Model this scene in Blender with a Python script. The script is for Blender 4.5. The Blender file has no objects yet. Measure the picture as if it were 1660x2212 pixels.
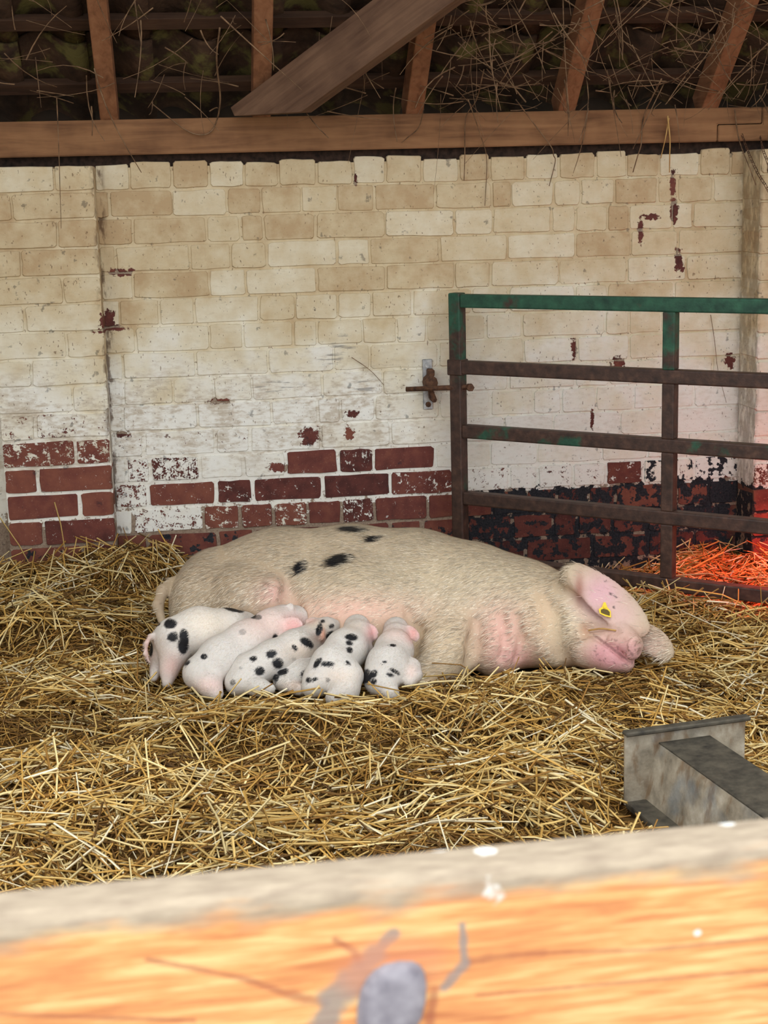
import bpy, bmesh, math
import numpy as np
from mathutils import Vector, Matrix

# ------------------------------------------------------------------ camera
FPX, IW, IH = 3324.0, 1660.0, 2212.0
YAW, PITCH, ROLL = math.radians(7.0), math.radians(11.73), 0.026
CAM = np.array([-5.2*math.sin(YAW), -5.2*math.cos(YAW), 1.27])
HOR = np.array([math.sin(YAW), math.cos(YAW), 0.0])            # level direction of view
RT0 = np.array([math.cos(YAW), -math.sin(YAW), 0.0])           # level right
FWD = HOR*math.cos(PITCH) - np.array([0, 0, math.sin(PITCH)])
UP0 = np.cross(RT0, FWD)
RT = RT0*math.cos(ROLL) - UP0*math.sin(ROLL)
UPV = UP0*math.cos(ROLL) + RT0*math.sin(ROLL)

sc = bpy.context.scene
col = sc.collection
cam_d = bpy.data.cameras.new('camera'); cam = bpy.data.objects.new('camera', cam_d); col.objects.link(cam)
cam_d.sensor_fit = 'HORIZONTAL'; cam_d.sensor_width = 36.0; cam_d.lens = 36.0*FPX/IW
cam_d.clip_start = 0.05
cam_d.dof.use_dof = True; cam_d.dof.focus_distance = 4.35; cam_d.dof.aperture_fstop = 21.0
cam.matrix_world = Matrix(((RT[0], UPV[0], -FWD[0], CAM[0]), (RT[1], UPV[1], -FWD[1], CAM[1]),
                           (RT[2], UPV[2], -FWD[2], CAM[2]), (0, 0, 0, 1)))
sc.camera = cam

# ------------------------------------------------------------------ daylight and exposure
SKY = 1.25
SUN = 0.7
world = bpy.data.worlds.new('sky'); sc.world = world; world.use_nodes = True
wn = world.node_tree.nodes; wl = world.node_tree.links; wn.clear()
bg = wn.new('ShaderNodeBackground'); out = wn.new('ShaderNodeOutputWorld')
bg.inputs[0].default_value = (0.93, 0.97, 1.0, 1); bg.inputs[1].default_value = SKY
wl.new(bg.outputs[0], out.inputs[0])
sun_d = bpy.data.lights.new('sun', 'SUN'); sun_d.energy = SUN; sun_d.angle = math.radians(40); sun_d.color = (1, 0.94, 0.84)
sun = bpy.data.objects.new('sun', sun_d); col.objects.link(sun)
sun.rotation_euler = (math.radians(20), 0, math.radians(-24))       # veiled sun, high behind the viewer
sc.view_settings.view_transform = 'Standard'; sc.view_settings.look = 'None'
sc.view_settings.gamma = 1.0; sc.view_settings.use_curve_mapping = False
sc.view_settings.exposure = 0.7

# ------------------------------------------------------------------ helpers
rng = np.random.default_rng(7)
def S(r, g=None, b=None):
    """sRGB 0-255 to linear"""
    if g is None: r, g, b = r
    def f(c):
        c /= 255.0
        return c/12.92 if c <= 0.04045 else ((c+0.055)/1.055)**2.4
    return (f(r), f(g), f(b))
def ray(px, py):
    return FWD*FPX + RT*(px-IW/2) - UPV*(py-IH/2)
def at_d(px, py, d):                 # point at level distance d from the camera
    r = ray(px, py); return CAM + r*(d/np.dot(r, HOR))
def at_z(px, py, z=0.0):             # point on a level plane
    r = ray(px, py); return CAM + r*((z-CAM[2])/r[2])
def at_y(px, py, y=0.0):             # point on a plane parallel to the back wall
    r = ray(px, py); return CAM + r*((y-CAM[1])/r[1])
def proj(P):
    q = np.asarray(P, dtype=float) - CAM
    a, b, c = q@RT, q@UPV, q@FWD
    return IW/2 + FPX*a/c, IH/2 - FPX*b/c
def local(px, py, d):                # (right, forward, up) in the level viewing frame
    p = at_d(px, py, d) - CAM
    return np.array([p@RT0, p@HOR, p[2]+CAM[2]])
def to_world(L):
    L = np.asarray(L, dtype=float)
    w = np.outer(L[:, 0], RT0) + np.outer(L[:, 1], HOR) + CAM*np.array([1, 1, 0])
    w[:, 2] += L[:, 2]
    return w

def new_obj(name, me, mat=None, parent=None, label=None, cat=None, group=None, kind=None):
    o = bpy.data.objects.new(name, me); col.objects.link(o)
    if mat is not None and me is not None and not me.materials: me.materials.append(mat)
    if parent is not None: o.parent = parent
    if label: o['label'] = label
    if cat: o['category'] = cat
    if group: o['group'] = group
    if kind: o['kind'] = kind
    return o
def thing(name, loc, label, cat, group=None, rz=0.0):
    o = new_obj(name, None, None, None, label, cat, group)
    o.location = loc; o.rotation_euler = (0, 0, rz); o.empty_display_size = 0.1
    return o
def mesh_np(name, verts, faces, smooth=False, colors=None):
    """faces: (n,k) int array, all with k corners"""
    verts = np.asarray(verts, dtype=np.float32); faces = np.asarray(faces, dtype=np.int32)
    n, k = faces.shape
    me = bpy.data.meshes.new(name)
    me.vertices.add(len(verts)); me.vertices.foreach_set('co', verts.ravel())
    me.loops.add(n*k); me.loops.foreach_set('vertex_index', faces.ravel())
    me.polygons.add(n)
    me.polygons.foreach_set('loop_start', np.arange(0, n*k, k, dtype=np.int32))
    me.polygons.foreach_set('loop_total', np.full(n, k, dtype=np.int32))
    if smooth: me.polygons.foreach_set('use_smooth', np.ones(n, dtype=bool))
    me.update(calc_edges=True)
    if colors is not None:
        a = me.color_attributes.new('Col', 'FLOAT_COLOR', 'POINT')
        c = np.ones((len(verts), 4), dtype=np.float32); c[:, :colors.shape[1]] = colors
        a.data.foreach_set('color', c.ravel())
    return me
def mesh_py(name, verts, faces, smooth=False):
    me = bpy.data.meshes.new(name); me.from_pydata([tuple(map(float, v)) for v in verts], [], faces); me.update()
    if smooth:
        for p in me.polygons: p.use_smooth = True
    return me
def box_mesh(name, x0, x1, y0, y1, z0, z1, bevel=0.0, seg=1):
    bm = bmesh.new(); bmesh.ops.create_cube(bm, size=1.0)
    for v in bm.verts:
        v.co = ((x0+x1)/2 + v.co.x*(x1-x0), (y0+y1)/2 + v.co.y*(y1-y0), (z0+z1)/2 + v.co.z*(z1-z0))
    if bevel: bmesh.ops.bevel(bm, geom=bm.edges[:], offset=bevel, segments=seg, affect='EDGES', profile=0.5)
    bmesh.ops.recalc_face_normals(bm, faces=bm.faces)
    me = bpy.data.meshes.new(name); bm.to_mesh(me); bm.free(); return me
def beam_mesh(name, p0, p1, up, w, h, bevel=0.004, nseg=1, bow=0.0):
    """box from p0 to p1, w across, h along 'up'"""
    p0, p1 = Vector(p0), Vector(p1); d = p1-p0; L = d.length; d.normalize()
    s = d.cross(Vector(up)).normalized(); u = s.cross(d).normalized()
    bm = bmesh.new(); bmesh.ops.create_cube(bm, size=1.0)
    for v in bm.verts:
        v.co = (p0+p1)/2 + d*(v.co.x*L) + s*(v.co.y*w) + u*(v.co.z*h)
    bmesh.ops.recalc_face_normals(bm, faces=bm.faces)
    if bevel: bmesh.ops.bevel(bm, geom=bm.edges[:], offset=bevel, segments=2, affect='EDGES', profile=0.5)
    bmesh.ops.recalc_face_normals(bm, faces=bm.faces)
    me = bpy.data.meshes.new(name); bm.to_mesh(me); bm.free(); return me
def tube_arrays(pts, rad, n=5):
    pts = np.asarray(pts, dtype=float); m = len(pts)
    rad = np.broadcast_to(np.asarray(rad, dtype=float), (m,))
    t = np.gradient(pts, axis=0); t /= np.linalg.norm(t, axis=1)[:, None]+1e-12
    ref = np.array([0.13, 0.31, 0.94]) if abs(t[0, 2]) < 0.9 else np.array([0.9, 0.3, 0.1])
    V = []
    for i in range(m):
        a = np.cross(t[i], ref); a /= np.linalg.norm(a)+1e-12; b = np.cross(t[i], a); ref = np.cross(a, t[i])
        for k in range(n):
            w = 2*math.pi*k/n; V.append(pts[i] + rad[i]*(math.cos(w)*a+math.sin(w)*b))
    F = [(i*n+k, i*n+(k+1) % n, (i+1)*n+(k+1) % n, (i+1)*n+k) for i in range(m-1) for k in range(n)]
    caps = [tuple(range(n))[::-1], tuple((m-1)*n+k for k in range(n))]
    return V, F, caps
def tube_mesh(name, pts, rad, n=6, smooth=True):
    V, F, caps = tube_arrays(pts, rad, n); return mesh_py(name, V, F+caps, smooth)
def spline(pts, n):
    """Catmull-Rom through pts"""
    P = np.asarray(pts, dtype=float); P = np.vstack([2*P[0]-P[1], P, 2*P[-1]-P[-2]])
    m = len(P)-3; out = []
    for q in np.linspace(0, m-1e-6, n):
        i = int(q); t = q-i; a, b, c, d = P[i:i+4]
        out.append(0.5*((2*b)+(-a+c)*t+(2*a-5*b+4*c-d)*t*t+(-a+3*b-3*c+d)*t**3))
    return np.array(out)

# value noise, for heights and colours
def vnoise(P, scale, seed=0):
    P = np.asarray(P, dtype=float)*scale
    if P.shape[1] == 2: P = np.column_stack([P, np.zeros(len(P))])
    i = np.floor(P).astype(np.int64); f = P-i; f = f*f*(3-2*f)
    def h(x, y, z):
        n = (x*374761393 + y*668265263 + z*2147483647 + seed*1274126177) & 0xffffffff
        n = ((n ^ (n >> 13))*1274126177) & 0xffffffff
        return ((n ^ (n >> 16)) & 0xffff)/65535.0
    r = 0
    for dx in (0, 1):
        for dy in (0, 1):
            for dz in (0, 1):
                w = (f[:, 0] if dx else 1-f[:, 0])*(f[:, 1] if dy else 1-f[:, 1])*(f[:, 2] if dz else 1-f[:, 2])
                r = r + w*h(i[:, 0]+dx, i[:, 1]+dy, i[:, 2]+dz)
    return r
def fnoise(P, scale, oct=3, seed=0):
    r, a, t = 0, 1.0, 0
    for k in range(oct): r = r+a*vnoise(P, scale*2**k, seed+k); t += a; a *= 0.5
    return r/t
def sstep(a, b, x):
    t = np.clip((x-a)/(b-a), 0, 1); return t*t*(3-2*t)

# ------------------------------------------------------------------ node materials
class NT:
    def __init__(s, name):
        s.m = bpy.data.materials.new(name); s.m.use_nodes = True; s.t = s.m.node_tree; s.t.nodes.clear()
        s.out = s.t.nodes.new('ShaderNodeOutputMaterial'); s.b = s.t.nodes.new('ShaderNodeBsdfPrincipled')
        s.t.links.new(s.b.outputs[0], s.out.inputs[0])
    def put(s, sock, v):
        if v is None: return
        if isinstance(v, bpy.types.NodeSocket): s.t.links.new(v, sock)
        elif isinstance(v, (tuple, list)):
            if sock.type == 'RGBA': sock.default_value = (*v[:3], 1)
            else: sock.default_value = v
        else: sock.default_value = v
    def math(s, op, a, b=None, c=None, clamp=False):
        n = s.t.nodes.new('ShaderNodeMath'); n.operation = op; n.use_clamp = clamp
        s.put(n.inputs[0], a); s.put(n.inputs[1], b); s.put(n.inputs[2], c); return n.outputs[0]
    def vmath(s, op, a, b=None):
        n = s.t.nodes.new('ShaderNodeVectorMath'); n.operation = op
        s.put(n.inputs[0], a); s.put(n.inputs[1], b)
        return n.outputs['Value'] if op in ('LENGTH', 'DOT_PRODUCT', 'DISTANCE') else n.outputs[0]
    def noise(s, vec, scale, detail=3, rough=0.55, dist=0.0):
        n = s.t.nodes.new('ShaderNodeTexNoise'); s.put(n.inputs['Vector'], vec)
        n.inputs['Scale'].default_value = scale; n.inputs['Detail'].default_value = detail
        n.inputs['Roughness'].default_value = rough; n.inputs['Distortion'].default_value = dist
        return n.outputs['Fac']
    def ramp(s, fac, stops):
        n = s.t.nodes.new('ShaderNodeValToRGB'); s.put(n.inputs[0], fac); e = n.color_ramp.elements
        while len(e) < len(stops): e.new(0.5)
        for q, (p, c) in zip(e, stops): q.position = p; q.color = (*c, 1) if len(c) == 3 else c
        return n.outputs[0]
    def mix(s, f, a, b, mode='MIX'):
        n = s.t.nodes.new('ShaderNodeMix'); n.data_type = 'RGBA'; n.blend_type = mode
        s.put(n.inputs[0], f); s.put(n.inputs[6], a); s.put(n.inputs[7], b); return n.outputs[2]
    def step(s, x, lo, hi):
        n = s.t.nodes.new('ShaderNodeMapRange'); n.interpolation_type = 'SMOOTHSTEP'
        s.put(n.inputs[0], x); n.inputs[1].default_value = lo; n.inputs[2].default_value = hi
        return n.outputs[0]
    def pos(s): return s.t.nodes.new('ShaderNodeNewGeometry').outputs['Position']
    def obj(s): return s.t.nodes.new('ShaderNodeTexCoord').outputs['Object']
    def xyz(s, v):
        n = s.t.nodes.new('ShaderNodeSeparateXYZ'); s.put(n.inputs[0], v); return n.outputs
    def oinfo(s): return s.t.nodes.new('ShaderNodeObjectInfo').outputs
    def attr(s, name='Col'):
        n = s.t.nodes.new('ShaderNodeAttribute'); n.attribute_name = name; return n.outputs
    def scale(s, v, x, y, z): return s.vmath('MULTIPLY', v, (x, y, z))
    def bump(s, h, dist=0.003, strength=1.0):
        n = s.t.nodes.new('ShaderNodeBump'); n.inputs['Strength'].default_value = strength
        n.inputs['Distance'].default_value = dist; s.put(n.inputs['Height'], h)
        s.t.links.new(n.outputs[0], s.b.inputs['Normal'])
    def fin(s, base, rough=0.8, metal=0.0, spec=0.3):
        s.put(s.b.inputs['Base Color'], base); s.put(s.b.inputs['Roughness'], rough)
        s.put(s.b.inputs['Metallic'], metal); s.b.inputs['Specular IOR Level'].default_value = spec
        return s.m

# wall rows: 14 courses between photo heights 404 and 1141 at column 555
ZT, ZB = at_y(555, 404)[2], at_y(555, 1141)[2]
CH = (ZT-ZB)/13.0
def row_top(r): return ZT - (r-1)*CH          # row 0 is the topmost course
WALL_TOP = row_top(0)+0.004

def wall_material(name, mortar):
    n = NT(name); p = n.pos(); X = n.xyz(p)
    oc = n.t.nodes.new('ShaderNodeObjectInfo'); occ = n.xyz(oc.outputs['Color'])
    big = n.noise(p, 5.0, 3); fine = n.noise(p, 42.0, 5, 0.62); grit = n.noise(p, 170.0, 3, 0.6)
    stroke = n.noise(n.scale(p, 1.0, 1.0, 2.6), 30.0, 4, 0.65)
    # bare brick / mortar
    if mortar:
        base = n.ramp(grit, [(0.25, S(120, 100, 86)), (0.75, S(168, 150, 130))])
        cov = n.step(X[2], row_top(14)+0.02, row_top(12.6)); cov = n.math('MULTIPLY', cov, 0.9)
        cov = n.math('ADD', cov, n.step(X[2], row_top(12), row_top(10)))
        tone, tarv = big, n.math('MULTIPLY', n.math('GREATER_THAN', X[0], at_y(1000, 1100)[0]),
                                 n.math('SUBTRACT', 1.0, n.step(X[2], row_top(13)-0.02, row_top(13)+0.03)))
        tarv = n.math('MULTIPLY', tarv, 0.66)
    else:
        base = n.ramp(n.math('ADD', n.math('MULTIPLY', n.noise(p, 22, 4), 0.6), n.math('MULTIPLY', occ[1], 0.4)),
                      [(0.3, S(78, 46, 43)), (0.5, S(108, 62, 55)), (0.72, S(130, 80, 65))])
        base = n.mix(n.step(grit, 0.62, 0.75), base, S(150, 112, 96))
        cov, tone, tarv = occ[0], occ[1], occ[2]
    # limewash: chalk white low down, cream and tan where it has yellowed under the roof
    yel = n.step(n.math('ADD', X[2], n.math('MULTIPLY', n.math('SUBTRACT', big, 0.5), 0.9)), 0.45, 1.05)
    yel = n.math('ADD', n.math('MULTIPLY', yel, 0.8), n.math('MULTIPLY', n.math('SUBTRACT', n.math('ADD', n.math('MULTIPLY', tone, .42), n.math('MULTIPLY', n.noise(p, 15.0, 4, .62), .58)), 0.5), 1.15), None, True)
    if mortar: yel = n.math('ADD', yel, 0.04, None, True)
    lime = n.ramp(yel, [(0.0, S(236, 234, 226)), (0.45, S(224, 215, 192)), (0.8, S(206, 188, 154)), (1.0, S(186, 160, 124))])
    lime = n.mix(n.math('MULTIPLY', n.step(stroke, 0.5, 0.78), 0.30), lime, S(176, 158, 128))
    band = n.math('MULTIPLY', n.step(X[2], row_top(13), row_top(10.4)), n.math('SUBTRACT', 1.0, n.step(X[2], row_top(9), row_top(6.5))))
    band = n.math('MULTIPLY', band, n.math('SUBTRACT', 1.0, n.math('MULTIPLY', n.step(X[0], at_y(820, 900)[0], at_y(1000, 900)[0]), .75)))
    rub = n.math('MULTIPLY', band, n.step(n.math('ADD', n.math('MULTIPLY', stroke, .5), n.math('MULTIPLY', n.noise(p, 8.0, 4, .6), .5)), .44, .62))
    lime = n.mix(n.math('MULTIPLY', rub, .75), lime, S(184, 168, 146))
    speck = n.math('MAXIMUM', n.step(n.noise(p, 95.0, 2, 0.4), 0.70, 0.76), n.step(n.noise(n.scale(p, 1, 1, .45), 150.0, 2, 0.4), 0.69, 0.74))
    lime = n.mix(n.math('MULTIPLY', speck, 0.7), lime, S(112, 88, 66))
    # how much wash is left
    nn = n.math('ADD', n.math('MULTIPLY', fine, 0.62), n.math('MULTIPLY', grit, 0.38))
    nn = n.step(nn, 0.30, 0.70)
    edge = n.math('SUBTRACT', n.math('MULTIPLY_ADD', cov, 1.3, -0.12), nn)
    mask = n.step(edge, -0.07, 0.07)
    # scraped places: (x px, y px, half width px, half height px)
    chips = [(1455, 398, 6, 30), (1457, 455, 8, 26), (1466, 562, 8, 26), (1468, 574, 11, 14), (1408, 468, 18, 6), (1384, 498, 6, 26),
             (1336, 788, 13, 16), (1577, 780, 11, 16), (1280, 905, 4, 24), (1240, 750, 6, 24), (670, 943, 20, 18), (755, 936, 10, 15),
             (760, 893, 13, 7), (475, 866, 24, 6), (264, 938, 14, 7), (235, 692, 14, 22), (262, 588, 26, 8), (240, 708, 30, 7),
             (1350, 1060, 38, 20), (1100, 1066, 40, 10), (1225, 1076, 40, 8), (1520, 1062, 26, 12), (600, 1010, 22, 9),
             (1148, 935, 40, 4), (1570, 1042, 9, 12), (768, 388, 4, 14)]
    wob = n.math('MULTIPLY', n.math('SUBTRACT', n.noise(p, 62.0, 5, 0.65), 0.5), 3.4)
    hit = None
    for cx, cy, rx, ry in chips:
        c = at_y(cx, cy, 0); k = FPX/np.dot(c-CAM, FWD)
        q = n.scale(n.vmath('SUBTRACT', p, (c[0], 0, c[2])), k/rx, 0, k/ry)
        dd = n.vmath('LENGTH', q)
        hit = dd if hit is None else n.math('MINIMUM', hit, dd)
    chipm = n.math('SUBTRACT', 1.0, n.step(n.math('ADD', hit, wob), 0.9, 1.1))
    mask = n.math('MULTIPLY', mask, n.math('SUBTRACT', 1.0, chipm))
    c = n.mix(mask, base, lime)
    # scuff marks left by rubbing
    sc_hit = None
    for cx, cy, rx, ry in [(742, 745, 30, 26), (715, 775, 32, 14), (600, 835, 60, 14), (790, 832, 34, 22)]:
        w = at_y(cx, cy, 0); k = FPX/np.dot(w-CAM, FWD)
        dd = n.vmath('LENGTH', n.scale(n.vmath('SUBTRACT', p, (w[0], 0, w[2])), k/rx, 0, k/ry))
        sc_hit = dd if sc_hit is None else n.math('MINIMUM', sc_hit, dd)
    rot = n.t.nodes.new('ShaderNodeMapping'); rot.inputs['Rotation'].default_value = (0, math.radians(52), 0)
    rot.inputs['Scale'].default_value = (10, 1, 90); n.put(rot.inputs['Vector'], p)
    scr = n.step(n.noise(rot.outputs[0], 1.0, 3, 0.6), 0.50, 0.60)
    scr = n.math('MULTIPLY', scr, n.math('SUBTRACT', 1.0, n.step(n.math('ADD', sc_hit, n.math('MULTIPLY', wob, 0.3)), 0.5, 1.1)))
    c = n.mix(n.math('MULTIPLY', scr, 0.62), c, S(112, 108, 106))
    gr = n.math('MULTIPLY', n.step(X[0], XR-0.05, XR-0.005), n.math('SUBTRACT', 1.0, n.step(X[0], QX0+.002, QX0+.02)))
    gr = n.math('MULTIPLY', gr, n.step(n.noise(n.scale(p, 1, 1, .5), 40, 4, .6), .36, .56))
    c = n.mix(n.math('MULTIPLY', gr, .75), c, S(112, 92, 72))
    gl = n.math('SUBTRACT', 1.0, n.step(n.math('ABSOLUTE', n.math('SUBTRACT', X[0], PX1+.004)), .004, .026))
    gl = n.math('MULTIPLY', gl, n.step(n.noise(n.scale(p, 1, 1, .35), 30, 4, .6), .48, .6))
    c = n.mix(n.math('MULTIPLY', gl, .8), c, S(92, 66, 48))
    # black tar along the foot of the wall
    tn = n.noise(p, 26.0, 4, 0.6)
    tm = n.step(n.math('SUBTRACT', tarv, n.step(tn, 0.3, 0.72)), -0.06, 0.06)
    tarc = n.ramp(grit, [(0.3, S(30, 31, 36)), (0.8, S(62, 62, 66))])
    c = n.mix(tm, c, tarc)
    h = n.math('ADD', n.math('MULTIPLY', fine, 0.5), n.math('MULTIPLY', mask, 0.35)); h = n.math('ADD', h, n.math('MULTIPLY', stroke, 0.4))
    n.bump(h, 0.004, 0.7)
    return n.fin(c, 0.9, 0, 0.15)
PIER, PIR = 0.11, 0.165
XL = at_y(225, 750)[0]; XR = at_y(1612, 750)[0]
PX0, PX1 = at_y(2, 960, -PIER)[0], at_y(243, 1000, -PIER)[0]
QX0 = at_y(1634, 700, -PIR)[0]; QX1 = QX0+0.46
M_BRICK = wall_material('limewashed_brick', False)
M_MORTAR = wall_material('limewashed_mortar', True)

def wood_material(name, dark, mid, light, grain_axis=0, rough=0.8, sc1=1.0, weather=None):
    n = NT(name); p = n.obj(); q = [14*sc1]*3; q[grain_axis] = 1.2*sc1
    g = n.noise(n.scale(p, *q), 3.0, 5, 0.6, 0.6); f = n.noise(p, 9.0, 3); r = n.oinfo()['Random']
    c = n.ramp(n.math('ADD', n.math('MULTIPLY', g, 0.65), n.math('MULTIPLY', f, 0.35)), [(0.3, dark), (0.5, mid), (0.72, light)])
    c = n.mix(n.math('MULTIPLY', n.step(n.noise(p, 3.5, 4), 0.55, 0.75), 0.4), c, dark)
    n.bump(g, 0.003, 0.6)
    return n.fin(c, rough, 0, 0.2)
M_PLATE = wood_material('old_pine', S(92, 62, 42), S(134, 96, 66), S(160, 118, 82), 0, sc1=0.8)
M_RAFTER = wood_material('rafter_pine', S(100, 64, 44), S(140, 96, 68), S(162, 116, 84), 1)
M_BATTEN = wood_material('dark_batten', S(46, 34, 26), S(70, 50, 38), S(92, 68, 50), 0)

# ================================================================== THE SETTING
# ---- back wall: mortar body, each brick its own piece
def brick_mesh(w, h, dep, rg):
    """block centred on x,z; front at y=0 with worn, uneven edge; back at y=dep"""
    a, b = w/2, h/2; r = min(a, b)*rg.uniform(0.10, 0.2)
    o = [(-a+r, -b), (-a*.3, -b), (a*.3, -b), (a-r, -b), (a, -b+r), (a, 0), (a, b-r), (a-r, b), (a*.3, b), (-a*.3, b), (-a+r, b), (-a, b-r), (-a, 0), (-a, -b+r)]
    V = []; n = len(o)
    out = [(x+rg.uniform(-.0022, .0022), z+rg.uniform(-.0022, .0022)) for x, z in o]
    for s, y in ((0.955, -0.001), (0.99, 0.0022), (1.0, 0.006), (1.0, dep)):
        for x, z in out:
            V.append((x*(1-(1-s)*h/w), y+(rg.uniform(-.0006, .0006) if y < 0.005 else 0), z*s))
    F = [tuple(range(n))]
    for k in range(3):
        for i in range(n): F.append((k*n+(i+1) % n, k*n+i, (k+1)*n+i, (k+1)*n+(i+1) % n))
    me = mesh_py('brick', V, F); return me
brng = np.random.default_rng(11)
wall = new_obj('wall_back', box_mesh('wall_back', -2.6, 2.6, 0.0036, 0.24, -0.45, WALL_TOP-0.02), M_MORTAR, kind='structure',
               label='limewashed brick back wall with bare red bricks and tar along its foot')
def lay(x0, x1, r, yf, dep, cov, tone, tar, jz=0.0028):
    z1, z0 = row_top(r), row_top(r+1); g = 0.0036 if cov > .85 else 0.0055
    if x1-x0 < 0.03: return
    top = brng.uniform(-0.012, 0.006) if r == 0 else 0.0
    w, h = x1-x0-2*g*brng.uniform(.8, 1.2), z1-z0-2*g*brng.uniform(.8, 1.15)+top
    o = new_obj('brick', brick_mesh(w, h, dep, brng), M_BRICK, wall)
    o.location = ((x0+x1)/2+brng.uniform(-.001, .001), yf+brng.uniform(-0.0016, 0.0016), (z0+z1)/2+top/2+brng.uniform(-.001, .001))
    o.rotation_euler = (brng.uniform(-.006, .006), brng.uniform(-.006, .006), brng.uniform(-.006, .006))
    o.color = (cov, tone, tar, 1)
ROWS = [
 [204, 280, 371, 452, 528, 602, 685, 763, 833, 913, 992, 1060, 1136, 1208, 1288, 1355, 1425, 1512, 1579],
 [204, 236, 373, 491, 564, 651, 729, 810, 941, 1063, 1105, 1197, 1255, 1329, 1421, 1465, 1541],
 [206, 287, 447, 520, 569, 682, 832, 982, 1065, 1192, 1244, 1313, 1360, 1454, 1497],
 [208, 250, 410, 499, 577, 729, 800, 950, 1097, 1244, 1364, 1465],
 [210, 287, 452, 531, 685, 834, 982, 1060, 1208, 1356, 1483],
 [213, 258, 344, 420, 560, 638, 729, 803, 891, 1020, 1100, 1244, 1313, 1457],
 [217, 293, 452, 525, 634, 685, 783, 857, 921, 1050, 1129, 1309, 1360, 1429],
 [222, 265, 422, 580, 722, 800, 948, 1132, 1248, 1360, 1460],
 [226, 266, 374, 462, 545, 697, 827, 930, 1099, 1243, 1316, 1428, 1540],
 [230, 266, 427, 587, 687, 736, 810, 950, 1061, 1154, 1213, 1289, 1369, 1500],
 [234, 310, 466, 541, 693, 844, 980, 1091, 1196, 1340, 1440],
 [238, 273, 324, 432, 526, 618, 731, 807, 941, 1060, 1162, 1300, 1400, 1487],
 [243, 320, 467, 547, 697, 844, 980, 1100, 1162, 1238, 1310, 1390, 1500],
 [247, 288, 439, 520, 591, 665, 739, 810, 925, 1065, 1137, 1205, 1272, 1331, 1462, 1530],
 [250, 320, 472, 550, 695, 844, 913, 1010, 1108, 1196, 1247, 1323, 1400, 1480, 1550],
 [252, 400, 475, 620, 700, 844, 920, 1060, 1137, 1280, 1400, 1500]]
COV = {11: [(273, .93), (324, .55), (432, .5), (472, .4), (618, .85), (731, .12), (807, .26), (941, .12), (1000, .45), (2000, 1.)],
       12: [(320, .55), (467, .2), (547, .24), (697, .2), (844, .13), (980, .26), (1310, .72), (1390, .22), (2000, .78)],
       13: [(288, .85), (439, .62), (520, .3), (591, .24), (665, .34), (739, .14), (810, .33), (2000, .12)]}
for r, js in enumerate(ROWS):
    full = []
    js = js+[1612]
    for a, b in zip(js[:-1], js[1:]):
        full.append((a, b))
    yline = 375+57.0*r if r else 375
    for a, b in full:
        ya, yb = yline-0.03*(a-555), yline-0.03*(b-555)
        x0, x1 = max(at_y(a, ya)[0], XL), min(at_y(b, yb)[0], XR)
        mid = (a+b)/2
        cov = 1.0 if r < 9 else .93 if r == 9 else .87 if r == 10 else 0.03
        if r == 10 and mid < 560: cov = .76
        if r in COV:
            cov = next(c for lim, c in COV[r] if mid < lim)
        tar = 0.0
        if mid > 1005 and r >= 13: cov = 0.0; tar = brng.uniform(0.35, 0.9) if r < 15 else brng.uniform(.2, .7)
        if mid > 1440 and r == 12: tar = 0.35
        if r >= 14 and mid < 1005: tar = brng.uniform(0.05, 0.38)
        if r == 15: tar = max(tar, .35)
        lay(x0, x1, r, 0.0, 0.09, cov, brng.uniform(0.12, 0.9), tar)
# left pier
PJ = [116, 10, 123, 44, 135, 52, 143, 67, 155, 76, 162, 81, 172, 94, 180, 90]
core = new_obj('pier_core', box_mesh('pier_core', PX0+0.004, PX1-0.004, -PIER+0.005, 0.01, -0.4, WALL_TOP-0.02), M_MORTAR, wall)
for r, j in enumerate(PJ):
    xm = at_y(j, 375+58.5*r, -PIER)[0]
    cov = 1.0 if r < 8 else [.92, .72, .36, .14, .10, .16, .03, .0][r-8]
    xs = [PX0, xm, PX1]
    if r == 1: xs = [PX0, at_y(24, 440, -PIER)[0], PX1]
    for a, b in zip(xs[:-1], xs[1:]): lay(a, b, r, -PIER, 0.1, cov, brng.uniform(.2, .85), 0.0 if r < 14 else .15)
# right pier
core2 = new_obj('pier_core', box_mesh('pier_core', QX0+0.004, QX1-0.004, -PIR+0.005, 0.01, -0.4, WALL_TOP-0.02), M_MORTAR, wall)
for r in range(16):
    xs = [QX0, QX0+(0.12 if r % 2 else 0.23), QX0+(0.35 if r % 2 else 0.46), QX1]
    for a, b in zip(xs[:-1], xs[1:]):
        if b-a > 0.02: lay(a, b, r, -PIR, 0.15, 1.0 if r < 11 else [.8, .45, .1, .1, .1][r-11], brng.uniform(.3, .8), 0.0 if r < 13 else .1)

for sd, xw in (('left', -2.62), ('right', 2.40)):  # unseen end walls, added to limit light coming in from the sides
    new_obj('wall_'+sd, box_mesh('wall_'+sd, xw, xw+0.22, -2.35, 0.0, -0.45, 3.6), M_MORTAR, kind='structure', label='unseen limewashed side wall of the shed, added to limit side light, '+sd+' end')

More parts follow.
